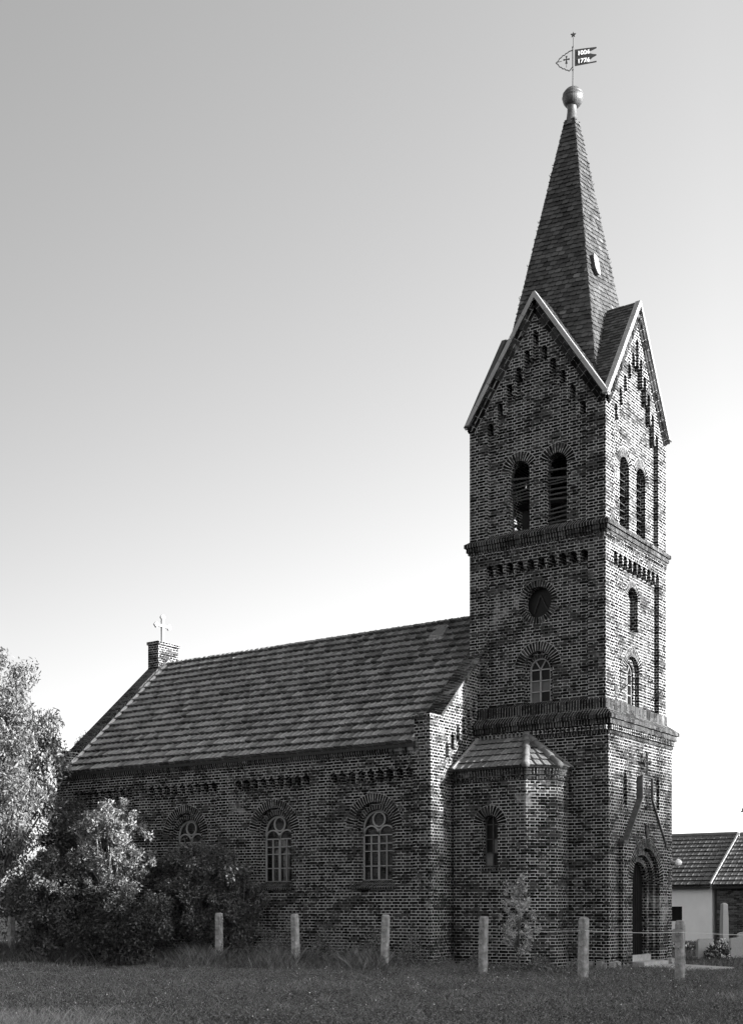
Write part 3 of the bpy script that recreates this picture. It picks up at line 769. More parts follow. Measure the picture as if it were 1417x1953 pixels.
# nave windows with tracery
def nave_window(fr, x, d):
    r, z0, zs = 0.49, 2.25, 3.58
    c = x
    o = [([(c-r, z0), (c-r, zs)]+arc(c, zs, r, 180, 0, 20)+[(c+r, z0), (c-r, z0)], 0.045), ([(c, z0), (c, zs+0.02)], 0.045)]
    for s in (-1, 1):
        o.append((arc(c+s*r/2, zs-0.14, r/2, 0, 180, 12), 0.036)); o.append(([(c+s*r/2, z0), (c+s*r/2, zs-0.14)], 0.019))
    o.append((arc(c, zs+0.27, 0.19, 0, 360, 20), 0.036))
    o.append(([(c-r, zs-0.14), (c+r, zs-0.14)], 0.03))
    for zz in (2.63, 3.02, 3.22): o.append(([(c-r, zz-0.0), (c+r, zz)], 0.022))
    return framed(church, fr, [[(c-r, z0), (c+r, z0)]+arc(c, zs, r, 0, 180, 18)], o, d, 'glass')
labs = ['tall nave window with tracery next to the annex', 'nave window with tracery and panes showing light through', 'nave window partly hidden by the dark bush', None]
for x, lb in zip(wins, labs):
    w_ = nave_window(NS, x-0.01, -0.42)
    if lb: w_['label'] = lb
    m_ = MB(); ring(m_, NS, x, 3.62, 0.662, 0.90, 0, 180, -0.114, -0.2, n=34); m_.build('window_arch', M['arch'], w_)
    m_ = MB(); ring(m_, NS, x-0.01, 3.60, 0.502, 0.62, 0, 180, -0.255, -0.3); m_.build('inner_arch', M['arch'], w_)
    m_ = MB(); m_.hexa([NS.p(x-0.72, 2.10, -0.4), NS.p(x+0.72, 2.10, -0.4), NS.p(x+0.72, 2.02, 0.03), NS.p(x-0.72, 2.02, 0.03), NS.p(x-0.72, 2.27, -0.4), NS.p(x+0.72, 2.27, -0.4), NS.p(x+0.72, 2.08, 0.03), NS.p(x-0.72, 2.08, 0.03)])
    m_.build('window_sill', M['edge'], w_)
for x in wins: nave_window(NN, x, -0.3)
# interior of the nave
mb = MB(); mb.box((X0+0.5, Y0+0.52, 0.02), (X1-0.5, Y1-0.52, 0.06)); mb.build('nave_floor', M['dark'], church)
# nave roof
mb = MB(); ub = MB()
xa, xb = X0+0.44, X1-0.44
ye = Y0-0.13
Lr = math.hypot(1.97-ye, 0.9*(1.97-ye))
tiles(mb, (xa, ye, roofz(ye)), (1, 0, 0), (0, 1, 0.9), [(0, 0), (xb-xa, 0), (xb-xa, Lr), (0, Lr)], 0.205, 0.355, 0.085, 0.042, 0.44, 0.68, jit=0.010, dark=(0.2, 0.62))
yn = Y1+0.13
tiles(mb, (xb, yn, roofz(yn)), (-1, 0, 0), (0, -1, 0.9), [(0, 0), (xb-xa, 0), (xb-xa, Lr), (0, Lr)], 0.43, 0.36, 0.042, 0.026, 0.28, 0.66, jit=0.006)
roof = mb.build('nave_roof', M['tile'], church)
for s in (0, 1):
    yy = ye+0.02 if s == 0 else yn-0.02
    ub.face([(xa-0.02, yy, roofz(yy)-0.02), (xb+0.02, yy, roofz(yy)-0.02), (xb+0.02, 1.97, 9.81), (xa-0.02, 1.97, 9.81)])
    ub.face([(xa-0.02, yy, roofz(yy)-0.10), (xb+0.02, yy, roofz(yy)-0.10), (xb+0.02, 1.97, 9.73), (xa-0.02, 1.97, 9.73)])
    ub.face([(xa-0.02, yy, roofz(yy)-0.10), (xb+0.02, yy, roofz(yy)-0.10), (xb+0.02, yy, roofz(yy)-0.02), (xa-0.02, yy, roofz(yy)-0.02)])
ub.build('roof_boarding', M['underlay'], roof)
mb = MB(); x = xa
while x < xb-0.1:
    t = random.uniform(0.35, 0.65); x2 = min(x+0.4, xb)
    pr = [(math.cos(math.radians(q)), math.sin(math.radians(q))) for q in range(0, 181, 30)]
    for (c0, s0), (c1, s1) in zip(pr[:-1], pr[1:]):
        mb.face([(x, 1.97+0.14*c0, 9.79+0.12*s0), (x2+0.02, 1.97+0.125*c0, 9.79+0.105*s0), (x2+0.02, 1.97+0.125*c1, 9.79+0.105*s1), (x, 1.97+0.14*c1, 9.79+0.12*s1)], tone=t)
    x = x2
mb.build('ridge_tile', M['tile'], roof)
# skylight
ys = 1.22; zs_ = roofz(ys)
V_ = Vector((0, 1, 0.9)).normalized(); Nn = Vector((0, -0.9, 1)).normalized(); U_ = Vector((1, 0, 0))
def rp(u, v, h): return Vector((-6.0, ys, zs_))+U_*u+V_*v+Nn*h
mb = MB()
mb.hexa([rp(0, 0, 0.02), rp(0.5, 0, 0.02), rp(0.42, 0.66, 0.02), rp(0.08, 0.66, 0.02), rp(0.02, 0.05, 0.12), rp(0.48, 0.05, 0.12), rp(0.40, 0.62, 0.10), rp(0.10, 0.62, 0.10)])
mb.hexa([rp(-0.06, -0.14, 0.05), rp(0.56, -0.14, 0.05), rp(0.54, 0.0, 0.07), rp(-0.04, 0.0, 0.07), rp(-0.06, -0.14, 0.065), rp(0.56, -0.14, 0.065), rp(0.54, 0.0, 0.085), rp(-0.04, 0.0, 0.085)])
sk = mb.build('skylight', M['concrete'], roof)
mb = MB(); mb.face([rp(0.06, 0.1, 0.128), rp(0.44, 0.1, 0.128), rp(0.38, 0.58, 0.112), rp(0.12, 0.58, 0.112)]); mb.build('skylight_pane', M['pane_paler'], church).parent = roof
# parapet copings, kneelers, mortar fillets
for (xo, xi) in ((X1, X1-0.44), (X0, X0+0.44)):
    sx = 1 if xo == X1 else -1
    for s in (-1, 1):
        mb = MB(); fl_ = MB(); kn = MB()
        def yy(y): return 1.97+s*(y-1.97)*-1 if s > 0 else y
        y_a, y_b = -2.02, 1.97
        ax_ = xo+sx*0.04; bx_ = xi-sx*0.04
        n_ = 1
        c = [(ax_, yy(y_a), par(y_a)), (bx_, yy(y_a), par(y_a)), (bx_, yy(y_b), par(y_b)), (ax_, yy(y_b), par(y_b))]
        t_ = 0.10
        d = [(p[0], p[1], p[2]+t_) for p in c]
        Lc = (Vector(c[2])-Vector(c[1])).length
        def fc_(P, uv): mb.face(P, uv)
        fc_(d, [(0, 0.004), (0, 0.25), (Lc, 0.25), (Lc, 0.004)])
        fc_([c[0], c[3], d[3], d[0]], [(0, 0.01), (Lc, 0.01), (Lc, 0.12), (0, 0.12)])
        fc_([c[1], c[2], d[2], d[1]], [(0, 0.01), (Lc, 0.01), (Lc, 0.12), (0, 0.12)])
        fc_([c[0], c[1], d[1], d[0]], [(0, 0.01), (0.2, 0.01), (0.2, 0.1), (0, 0.1)])
        # fillet
        q = [(xi+0.0*sx, yy(-2.55), roofz(-2.55)+0.02), (xi-sx*0.12, yy(-2.55), roofz(-2.55)+0.06), (xi-sx*0.12, 1.97, 9.89), (xi, 1.97, 9.85)]
        p2 = [(xi, yy(-2.55), roofz(-2.55)+0.17), (xi-sx*0.10, yy(-2.55), roofz(-2.55)+0.085), (xi-sx*0.10, 1.97, 9.915), (xi, 1.97, 10.0)]
        fl_.hexa([q[0], q[1], q[2], q[3], p2[0], p2[1], p2[2], p2[3]])
        # kneeler
        yk0, yk1 = yy(-2.56), yy(-2.0); za = 5.5
        kn.box((xo+sx*0.012, yk0, 5.75), (xi-sx*0.012, yk1, 6.33))
        kn.box((xo+sx*0.04, yk0-(0.04 if s < 0 else -0.04), 6.33), (xi-sx*0.04, yk1, 6.42))
        for i_ in range(2):
            kn.box((xo+sx*(0.004+0.003*i_), yk0+(0.02*(i_+1) if s < 0 else -0.02*(i_+1)), 5.75-0.15*i_), (xi, yy(-2.40), 5.60-0.15*i_))
        mb.build('parapet_coping', M['edge'], church); fl_.build('mortar_fillet', M['flash'], roof); kn.build('kneeler', M['brick'], church)
# far apex block with cross
mb = MB(); mb.box((X0-0.03, 1.50, 9.2), (X0+0.45, 2.45, 10.45)); mb.box((X0-0.06, 1.46, 10.45), (X0+0.49, 2.49, 10.55))
for i_ in range(10): mb.box((X0+0.1, 2.45, 9.7+0.09*i_), (X0+0.3, 2.45+random.uniform(0.02, 0.07), 9.75+0.09*i_))
apex = mb.build('apex_block', M['brick'], church); tag(apex, 'chimney-like brick block on the far gable apex')
mb = MB(); cxx = X0+0.2; cyy = 1.95
w = 0.075
mb.box((cxx-0.05, cyy-w/2, 10.55), (cxx+0.05, cyy+w/2, 11.45)); mb.box((cxx-0.048, cyy-0.30, 11.12), (cxx+0.048, cyy+0.30, 11.19))
for (py, pz) in ((cyy, 11.45), (cyy-0.30, 11.155), (cyy+0.30, 11.155)):
    for q in ((-0.055, 0), (0.055, 0), (0, 0.055), (0, -0.055)):
        mb.tube([(cxx-0.046, py+q[0], pz+q[1]), (cxx+0.046, py+q[0], pz+q[1])], 0.042, 10)
tag(mb.build('gable_cross', M['cross'], church), 'pale trefoil cross above the far gable')

# ------------------------------------------------------------------ annex (half octagon stair turret)
AP = [(-3.599, -1.38), (-1.52, -1.38), (-0.955, -0.81), (-0.955, -0.1265)]
annex = MB(); rg = MB(); band = MB(); u = 0
for i, (a, b) in enumerate(zip(AP[:-1], AP[1:])):
    d = Vector((b[0]-a[0], b[1]-a[1], 0)); Ln = d.length; d.normalize(); nn_ = Vector((d.y, -d.x, 0))
    fr = Fr((a[0], a[1], 0), d, nn_)
    hl = []
    if i == 0:
        cw = 1.06; hl = [archp(cw, 0.225, 2.58, 3.65)]
        ring(rg, fr, cw, 3.65, 0.227, 0.49, 0, 180, 0.006, -0.1); fra = fr
    slab(annex, fr, [(0, -0.3), (Ln, -0.3), (Ln, 5.0), (0, 5.0)], hl, 0, -0.3, uvw=u)
    for (dd, z0, z1) in ((0.03, 4.74, 4.80), (0.05, 4.86, 4.95), (0.075, 4.95, 5.03)):
        P = [fr.p(-0.02, z0, -0.05), fr.p(Ln+0.02, z0, -0.05), fr.p(Ln+0.41*dd, z0, dd), fr.p(-0.41*dd if i else 0, z0, dd),
             fr.p(-0.02, z1, -0.05), fr.p(Ln+0.02, z1, -0.05), fr.p(Ln+0.41*dd, z1, dd), fr.p(-0.41*dd if i else 0, z1, dd)]
        band.face([P[3], P[2], P[6], P[7]], [(u, 0.003), (u+Ln, 0.003), (u+Ln, 0.1), (u, 0.1)])
        band.face([P[4], P[5], P[6], P[7]][::-1], [(u, 0.003), (u+Ln, 0.003), (u+Ln, 0.1), (u, 0.1)]); band.face([P[0], P[1], P[2], P[3]], [(u, 0.003), (u+Ln, 0.003), (u+Ln, 0.1), (u, 0.1)])
    u += Ln
ax_w = annex.build('annex_wall', M['brick'], church); rg.build('window_arch', M['arch'], ax_w); band.build('eaves_course', M['edge'], ax_w)
mb = MB()
c = 1.06
f = framed(church, fra, [[(c-0.22, 3.65), (c+0.22, 3.65)]+arc(c, 3.65, 0.22, 0, 180, 12)[1:-1], [(c-0.22, 3.28), (c, 3.28), (c, 3.65), (c-0.22, 3.65)], [(c, 3.28), (c+0.22, 3.28), (c+0.22, 3.65), (c, 3.65)],
     [(c-0.22, 2.93), (c, 2.93), (c, 3.28), (c-0.22, 3.28)], [(c, 2.93), (c+0.22, 2.93), (c+0.22, 3.28), (c, 3.28)],
     [(c-0.22, 2.6), (c, 2.6), (c, 2.93), (c-0.22, 2.93)], [(c, 2.6), (c+0.22, 2.6), (c+0.22, 2.93), (c, 2.93)]],
     [([(c-0.22, 2.6), (c-0.22, 3.65)]+arc(c, 3.65, 0.22, 180, 0, 12)+[(c+0.22, 2.6), (c-0.22, 2.6)], 0.03), ([(c, 2.6), (c, 3.87)], 0.025), ([(c-0.22, 3.65), (c+0.22, 3.65)], 0.02), ([(c-0.22, 3.28), (c+0.22, 3.28)], 0.02), ([(c-0.22, 2.93), (c+0.22, 2.93)], 0.02)],
     -0.22, 'pane_dark', panes=(4, 5), fm='board', pm='pane_paler')
f['label'] = 'narrow arched annex window with two pale panes'
sb = MB(); sb.hexa([fra.p(c-0.28, 2.50, -0.2), fra.p(c+0.28, 2.50, -0.2), fra.p(c+0.28, 2.47, 0.03), fra.p(c-0.28, 2.47, 0.03), fra.p(c-0.28, 2.60, -0.2), fra.p(c+0.28, 2.60, -0.2), fra.p(c+0.28, 2.53, 0.03), fra.p(c-0.28, 2.53, 0.03)])
sb.build('window_sill', M['edge'], ax_w)
# annex roof
E_ = [(-3.595, -1.50), (-1.46, -1.50), (-0.84, -0.86), (-0.84, -0.13)]
T_ = Vector((-2.15, -0.13, 6.0)); T0 = Vector((-3.595, -0.13, 6.0)); ez = 5.05
ev = [Vector((p[0], p[1], ez)) for p in E_]
ar = MB(); hb = MB()
for (poly) in ([ev[0], ev[1], T_, T0], [ev[1], ev[2], T_], [ev[2], ev[3], T_]):
    O = poly[0]; U = (poly[1]-poly[0]).normalized(); rest = poly[-1]-poly[0] if len(poly) == 4 else poly[2]-poly[0]
    V = (rest-U*rest.dot(U)).normalized()
    cl = [((p-O).dot(U), (p-O).dot(V)) for p in poly]
    tiles(ar, O, U, V, cl, 0.215, 0.33, 0.035, 0.028, 0.35, 0.65, u0=0.03)
    hb.face([p-Vector((0, 0, 0.02)) for p in poly]); hb.face([p-Vector((0, 0, 0.03)) for p in poly][::-1])
aroof = ar.build('annex_roof', M['tile_new'], church); hb.build('roof_boarding', M['underlay'], aroof)
mb = MB()
for a, b in ((ev[1], T_), (ev[2], T_)):
    n_ = 4
    mb = MB()
    for i in range(n_):
        p, q = a.lerp(b, i/n_), a.lerp(b, (i+1.15)/n_ if i < n_-1 else 1.0)
        mb.tube([p+Vector((0, 0, 0.02)), p+Vector((0, 0, 0.025))+(q-p)*0.05, q+Vector((0, 0, 0.03))], [0.10, 0.105, 0.072], 12, tone=random.uniform(0.4, 0.62))
    if a is ev[1]: mb.tube([T_+Vector((-0.05, -0.02, 0.03)), T_+Vector((0.12, -0.03, 0.0))], [0.11, 0.1], 12, tone=0.6)
    mb.build('hip_tile', M['tile_new'], aroof, smooth=True)
mb = MB()
mb.bar(T0+Vector((0, -0.02, 0.03)), T_+Vector((0, -0.02, 0.03)), 0.07, 0.10); mb.bar(ev[0]+Vector((0.02, 0, 0.05)), T0+Vector((0.02, 0, 0.05)), 0.06, 0.08)
mb.bar(ev[3]+Vector((0, 0.0, 0.04)), T_+Vector((0, 0.0, 0.04)), 0.05, 0.07)
mb.build('lead_flashing', M['zinc'], aroof)

# ------------------------------------------------------------------ globe lamp on tower corner
lp = empty('wall_lamp', 'white globe lamp on a short arm at the right edge of the tower', 'lamp', (0.13, 4.06, 2.8))
mb = MB(); mb.tube([(0.126, 3.98, 2.82), (0.2, 4.06, 2.82), (0.24, 4.14, 2.8)], 0.02, 8); mb.tube([(0.12, 3.97, 2.82), (0.17, 4.0, 2.82)], 0.055, 12)
mb.build('lamp_arm', M['concrete'], lp)
mb = MB(); lathe(mb, 0.27, 4.17, [(0.0, 2.68)]+[(0.10*math.cos(math.radians(q)), 2.78+0.10*math.sin(math.radians(q))) for q in range(-75, 90, 15)]+[(0, 2.88)], 18); mb.build('lamp_globe', M['globe'], lp, smooth=True)

# ------------------------------------------------------------------ ground
def gz(x, y):      # low weedy bank along the nave
    w = np.exp(-((y+3.3)/1.3)**2)/(1+np.exp((x+4.0)/0.8))
    return 0.22*w+0.03*np.sin(x*0.9+1)*np.cos(y*0.7)
xs = np.concatenate([[-900, -300, -120, -60], np.arange(-40, 40.1, 0.8), [60, 120, 300, 900]]); ysn = np.concatenate([[-300, -120, -60], np.arange(-36, 40.1, 0.8), [60, 120, 300, 1400]])
vv = [(float(a), float(b), float(gz(a, b)) if abs(a) < 41 and abs(b) < 41 else 0.0) for b in ysn for a in xs]
nx_ = len(xs); ff = [(j*nx_+i, j*nx_+i+1, (j+1)*nx_+i+1, (j+1)*nx_+i) for j in range(len(ysn)-1) for i in range(nx_-1)]
me = bpy.data.meshes.new('ground'); me.from_pydata(vv, [], ff); me.materials.append(M['soil'])
gr = bpy.data.objects.new('ground', me); COL.objects.link(gr); gr['kind'] = 'structure'; gr['label'] = 'flat meadow ground around the church'
mb = MB(); mb.hexa([(0.4, 0.9, -0.1), (2.0, 0.2, -0.1), (2.6, 1.9, -0.1), (0.6, 2.9, -0.1), (0.4, 0.9, 0.045), (2.0, 0.2, 0.04), (2.6, 1.9, 0.045), (0.6, 2.9, 0.05)])
o = mb.build('path', M['step']); o['kind'] = 'structure'; o['label'] = 'short pale slab path in front of the tower door'

# ------------------------------------------------------------------ leaves, grass
def quads_mesh(name, P, tone, mat, parent=None):
    """P: (n,4,3) array of leaf quads"""
    n = len(P); me = bpy.data.meshes.new(name)
    me.vertices.add(n*4); me.vertices.foreach_set('co', P.reshape(-1).astype(np.float32))
    me.loops.add(n*4); me.loops.foreach_set('vertex_index', np.arange(n*4, dtype=np.int32))
    me.polygons.add(n); me.polygons.foreach_set('loop_start', np.arange(0, n*4, 4, dtype=np.int32))
    try: me.polygons.foreach_set('loop_total', np.full(n, 4, dtype=np.int32))
    except Exception: pass
    at = me.attributes.new('tone', 'FLOAT', 'FACE'); at.data.foreach_set('value', tone.astype(np.float32))
    me.materials.append(mat); me.update(calc_edges=True)
    o = bpy.data.objects.new(name, me); COL.objects.link(o)
    if parent is not None:
        off = world_loc(parent); me.transform(Matrix.Translation(-off)); o.parent = parent
    return o
def leaf_quads(c, size, aspect=0.45, droop=0.0, upb=0.4):
    n = len(c); d = rng.normal(size=(n, 3)); d[:, 2] -= droop; d /= np.linalg.norm(d, axis=1)[:, None]
    nn = rng.normal(size=(n, 3)); nn[:, 2] += upb; s = np.cross(d, nn); s /= np.linalg.norm(s, axis=1)[:, None]+1e-9
    L = size*rng.uniform(0.6, 1.3, n)[:, None]; w = L*aspect
    return np.stack([c, c+d*L*0.5+s*w*0.5, c+d*L, c+d*L*0.5-s*w*0.5], 1)
def crown_pts(center, rad, nl, n, lobe=0.35, zmin=None, shell=0.55, seed=0):
    r = np.random.default_rng(seed); center = np.array(center, float); rad = np.array(rad, float)
    d = r.normal(size=(nl, 3)); d /= np.linalg.norm(d, axis=1)[:, None]
    lc = center+d*rad*(r.uniform(0.3, 1.0, nl)[:, None]**0.8)*np.array([1, 1, 0.92]); lr = lobe*r.uniform(0.6, 1.25, nl)*rad.mean()
    k_ = r.integers(0, nl, n); e_ = r.normal(size=(n, 3)); e_ /= np.linalg.norm(e_, axis=1)[:, None]
    p = lc[k_]+e_*lr[k_][:, None]*(shell+(1.15-shell)*r.random(n)[:, None]**0.7)
    return p, lc
def make_tree(name, label, cat, base, center, rad, nl, n, leaf, mat, trunk_r, group=None, droop=0.0, aspect=0.45, lobe=0.35, seed=1, barkm='bark', zmin=0.1, parts=('crown', 'trunk'), tlo=0.25, thi=0.8, shell=0.55, wilt=0.0):
    t = empty(name, label, cat, base, group)
    p, lc = crown_pts(center, rad, nl, n, lobe, seed=seed, shell=shell)
    p = p[p[:, 2] > zmin]
    q = leaf_quads(p, leaf, aspect, droop)
    quads_mesh(parts[0], q, rng.uniform(tlo, thi, len(q)), M[mat], t)
    r = random.Random(seed); mb = MB(); b = Vector(base); cc_ = Vector(center)
    fork = b.lerp(Vector((center[0], center[1], center[2]-rad[2]*0.75)), 0.85)
    if fork.z < b.z+0.2: fork.z = b.z+0.2
    mb.tube([b-Vector((0, 0, 0.15)), b.lerp(fork, 0.5)+Vector((r.uniform(-.04, .04), r.uniform(-.04, .04), 0)), fork], [trunk_r*1.25, trunk_r, trunk_r*0.8], 8)
    for i, l in enumerate(lc[:26]):
        l = Vector(l); m_ = fork.lerp(l, 0.5)+Vector((r.uniform(-.1, .1), r.uniform(-.1, .1), -0.05))*rad[0]*0.6
        mb.tube([fork, m_, l], [trunk_r*0.5, trunk_r*0.3, trunk_r*0.1], 6)
        for j in range(3):
            e2 = l+Vector((r.gauss(0, 1), r.gauss(0, 1), r.gauss(0.2, 1)))*lobe*rad[0]*0.5
            mb.tube([l.lerp(m_, 0.3), e2], [trunk_r*0.12, trunk_r*0.04], 4, cap=False)
    mb.build(parts[1], M[barkm], t)
    return t
make_tree('leafy_tree', 'large pale leafy tree at the left edge of the picture beside the nave end', 'tree', (-16.9, -5.4, 0), (-17.1, -5.2, 5.5), (2.0, 1.9, 4.0), 230, 60000, 0.135, 'leaf_pale', 0.16, droop=1.1, aspect=0.34, lobe=0.16, seed=11, zmin=1.65, tlo=0.12, thi=0.9, shell=0.3)
make_tree('leafy_tree', 'small tree far behind the left gable of the nave', 'tree', (-23.4, 4.6, 0), (-23.2, 4.4, 6.1), (2.5, 1.8, 2.3), 80, 13000, 0.13, 'leaf_pale', 0.14, lobe=0.17, seed=12, shell=0.3)
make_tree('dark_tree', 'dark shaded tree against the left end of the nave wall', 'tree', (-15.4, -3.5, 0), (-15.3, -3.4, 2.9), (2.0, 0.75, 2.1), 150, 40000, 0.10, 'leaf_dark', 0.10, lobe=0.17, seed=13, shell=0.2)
make_tree('pale_shrub', 'sunlit pale shrub with thin bare branches beside the big left tree', 'shrub', (-12.45, -5.0, 0), (-12.35, -5.0, 3.15), (1.4, 0.95, 1.5), 170, 17000, 0.085, 'leaf_pale', 0.05, lobe=0.12, seed=14, barkm='branch_pale', tlo=0.15, thi=0.95, shell=0.2)
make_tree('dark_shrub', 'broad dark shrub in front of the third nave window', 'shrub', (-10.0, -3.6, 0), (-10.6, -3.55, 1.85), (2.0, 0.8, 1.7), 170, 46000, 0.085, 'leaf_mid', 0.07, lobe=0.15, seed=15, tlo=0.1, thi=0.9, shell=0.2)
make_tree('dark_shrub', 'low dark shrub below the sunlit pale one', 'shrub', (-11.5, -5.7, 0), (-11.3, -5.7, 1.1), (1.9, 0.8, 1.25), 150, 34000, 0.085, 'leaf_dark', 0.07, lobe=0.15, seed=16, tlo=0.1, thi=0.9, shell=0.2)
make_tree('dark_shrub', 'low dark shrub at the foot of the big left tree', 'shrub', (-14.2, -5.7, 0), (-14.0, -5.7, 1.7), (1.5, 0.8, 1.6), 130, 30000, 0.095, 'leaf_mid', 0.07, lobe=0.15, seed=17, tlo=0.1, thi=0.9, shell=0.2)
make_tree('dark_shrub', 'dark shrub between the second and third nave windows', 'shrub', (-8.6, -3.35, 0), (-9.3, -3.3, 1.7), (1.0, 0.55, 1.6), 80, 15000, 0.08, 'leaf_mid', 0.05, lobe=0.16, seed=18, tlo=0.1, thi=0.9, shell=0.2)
make_tree('sapling', 'thin young sapling in front of the annex corner', 'sapling', (-0.15, -4.36, 0), (-0.12, -4.36, 1.35), (0.5, 0.36, 1.0), 75, 3000, 0.062, 'leaf_pale', 0.02, lobe=0.13, seed=19, tlo=0.6, thi=1.6, shell=0.1)
make_tree('low_bush', 'bright low bush behind the leftmost fence post', 'shrub', (-19.3, -1.0, 0), (-19.3, -1.0, 1.7), (3.2, 1.2, 1.6), 70, 16000, 0.12, 'leaf_mid', 0.05, lobe=0.18, seed=20)
make_tree('garden_tree', 'tree reaching into the right edge above the brick barn', 'tree', (-3.0, 24.2, 0), (-3.45, 24.1, 5.75), (1.35, 1.3, 1.0), 20, 2600, 0.16, 'leaf_mid', 0.12, lobe=0.28, seed=21)
# row of big trees to the right of the picture: their long shadow covers the churchyard
t0 = make_tree('row_tree', 'tall tree of the row beyond the right edge', 'tree', (39, 12, 0), (39, 12, 8.6), (3.6, 3.6, 5.1), 90, 12000, 0.42, 'leaf_mid', 0.3, group='row of tall trees right of the churchyard', lobe=0.33, seed=31, aspect=0.7, parts=('crown', 'trunk'))
perp = Vector((-math.sin(SUN_AZ), math.cos(SUN_AZ), 0)); basep = Vector((39, 10, 0))
rr = random.Random(4)
for i, t in enumerate(np.arange(-42, 21, 2.3)):
    if i == 0: o = t0; 
    else:
        o = t0.copy(); COL.objects.link(o)
        for ch in list(t0.children):
            c_ = ch.copy(); COL.objects.link(c_); c_.parent = o
    p = basep+perp*float(t); s_ = 1.0+rr.uniform(-0.012, 0.012)
    o.location = (p.x+rr.uniform(-1, 1), p.y, 0); o.scale = (1.15, 1.15, s_); o.rotation_euler = (0, 0, rr.uniform(0, 6.28))
hg = empty('clipped_hedge', 'dense hedge under the row of tall trees', 'hedge', (39, 10, 0))
n = 30000; tt = rng.uniform(-44, 22, n); P = np.stack([39+perp.x*tt+rng.uniform(-1.4, 1.4, n), 10+perp.y*tt, rng.uniform(0, 6.2, n)], 1)
quads_mesh('foliage', leaf_quads(P, 0.55, 0.7), rng.uniform(.3, .7, n), M['leaf_mid'], hg)

n = 60000; aa = rng.uniform(-2.2, 3.4, n); rr_ = 230+rng.uniform(0, 25, n); hh_ = 6.0+1.6*np.sin(aa*37)+1.0*np.sin(aa*91+1)
P = np.stack([rr_*np.cos(aa+1.5), rr_*np.sin(aa+1.5), rng.random(n)*hh_], 1); P = P[(P[:, 1] > 60) | (P[:, 0] < -100)]
o = quads_mesh('woodland', leaf_quads(P, 2.2, 0.8), rng.uniform(0.2, 0.8, len(P)), M['leaf_dark']); tag(o, 'distant woodland along the horizon', 'woodland', kind='stuff')
def blades(name, xy, h, w, mat, label, lean=0.35, tl=0.25, th=0.75, kind='stuff', cat='grass'):
    n = len(xy); z = gz(xy[:, 0], xy[:, 1])
    b = np.stack([xy[:, 0], xy[:, 1], z-0.01], 1); a = rng.uniform(0, 2*np.pi, n); s = np.stack([np.cos(a), np.sin(a), np.zeros(n)], 1)*w[:, None]/2
    d = rng.normal(size=(n, 3))*lean; d[:, 2] = 1; tip = b+d*h[:, None]
    m = b+np.stack([d[:, 0]*0.5, d[:, 1]*0.5, np.ones(n)*0.58], 1)*h[:, None]
    P = np.stack([b-s, b+s, m+s*0.7, tip], 1)
    P2 = np.stack([b-s, m+s*0.7, tip, m-s*0.7], 1)
    o = quads_mesh(name, P2 if False else np.stack([b-s, b+s, tip, m-s*0.6], 1), rng.uniform(tl, th, n), M[mat])
    tag(o, label, cat, kind=kind); return o
camp = np.array([13.339, -29.349]); Fd = np.array([-math.cos(YAW), math.sin(YAW)]); Rd = np.array([math.sin(YAW), math.cos(YAW)])
def field(n, d0, d1, lim=0.33, p=1.0):
    D = np.sqrt(rng.uniform(d0**2, d1**2, n)); l = rng.uniform(-lim, lim, n)*D
    return camp+D[:, None]*Fd+l[:, None]*Rd
def inside(xy): 
    x, y = xy[:, 0], xy[:, 1]
    return ((x > -17.5) & (x < 0.2) & (y > -0.1) & (y < 6.5)) | ((x > -17.5) & (x < -3.5) & (y > -2.55) & (y < 6.5)) | ((x > -3.6) & (x < -0.9) & (y > -1.4) & (y < 0)) | ((x > 0) & (x < 2.4) & (y > 0.6) & (y < 2.7))
def tufty(n, d0, d1, nc, sig, frac):
    cc = field(nc, d0, d1, 0.35); k_ = rng.integers(0, nc, int(n*frac)); a = cc[k_]+rng.normal(size=(len(k_), 2))*sig
    hh = rng.uniform(0.6, 1.5, nc)[k_]; b_ = field(n-len(k_), d0, d1, 0.34)
    return np.concatenate([a, b_]), np.concatenate([hh, np.full(len(b_), 0.75)])
xy, hh = tufty(380000, 14.2, 33, 5200, 0.085, 0.6); keep = ~inside(xy); xy, hh = xy[keep], hh[keep]
pat = np.sin(xy[:, 0]*2.9+3*np.sin(xy[:, 1]*1.1))+np.sin(xy[:, 1]*3.7+2*np.sin(xy[:, 0]*1.9))+0.6*np.sin(xy[:, 0]*9+xy[:, 1]*7)
keep = rng.random(len(xy)) < np.clip(0.75+0.35*pat, 0.12, 1); xy, hh = xy[keep], hh[keep]
cl = (np.sin(xy[:, 0]*1.7+np.sin(xy[:, 1]*1.3)*2)+np.sin(xy[:, 1]*2.1+xy[:, 0]*0.6))*0.25+0.5
h = (0.02+0.085*rng.random(len(xy))**1.8)*(0.55+cl*0.7)*hh
blades('grass', xy, h, 0.004+0.005*rng.random(len(xy)), 'grass', 'short rough meadow grass in the foreground', lean=0.6, tl=0.1, th=0.95)
xy = field(90000, 33, 60, 0.34); xy = xy[~inside(xy)]
blades('grass', xy, 0.05+0.08*rng.random(len(xy)), 0.02+0.01*rng.random(len(xy)), 'grass', 'mown churchyard grass behind the tower', tl=0.15, th=0.8)
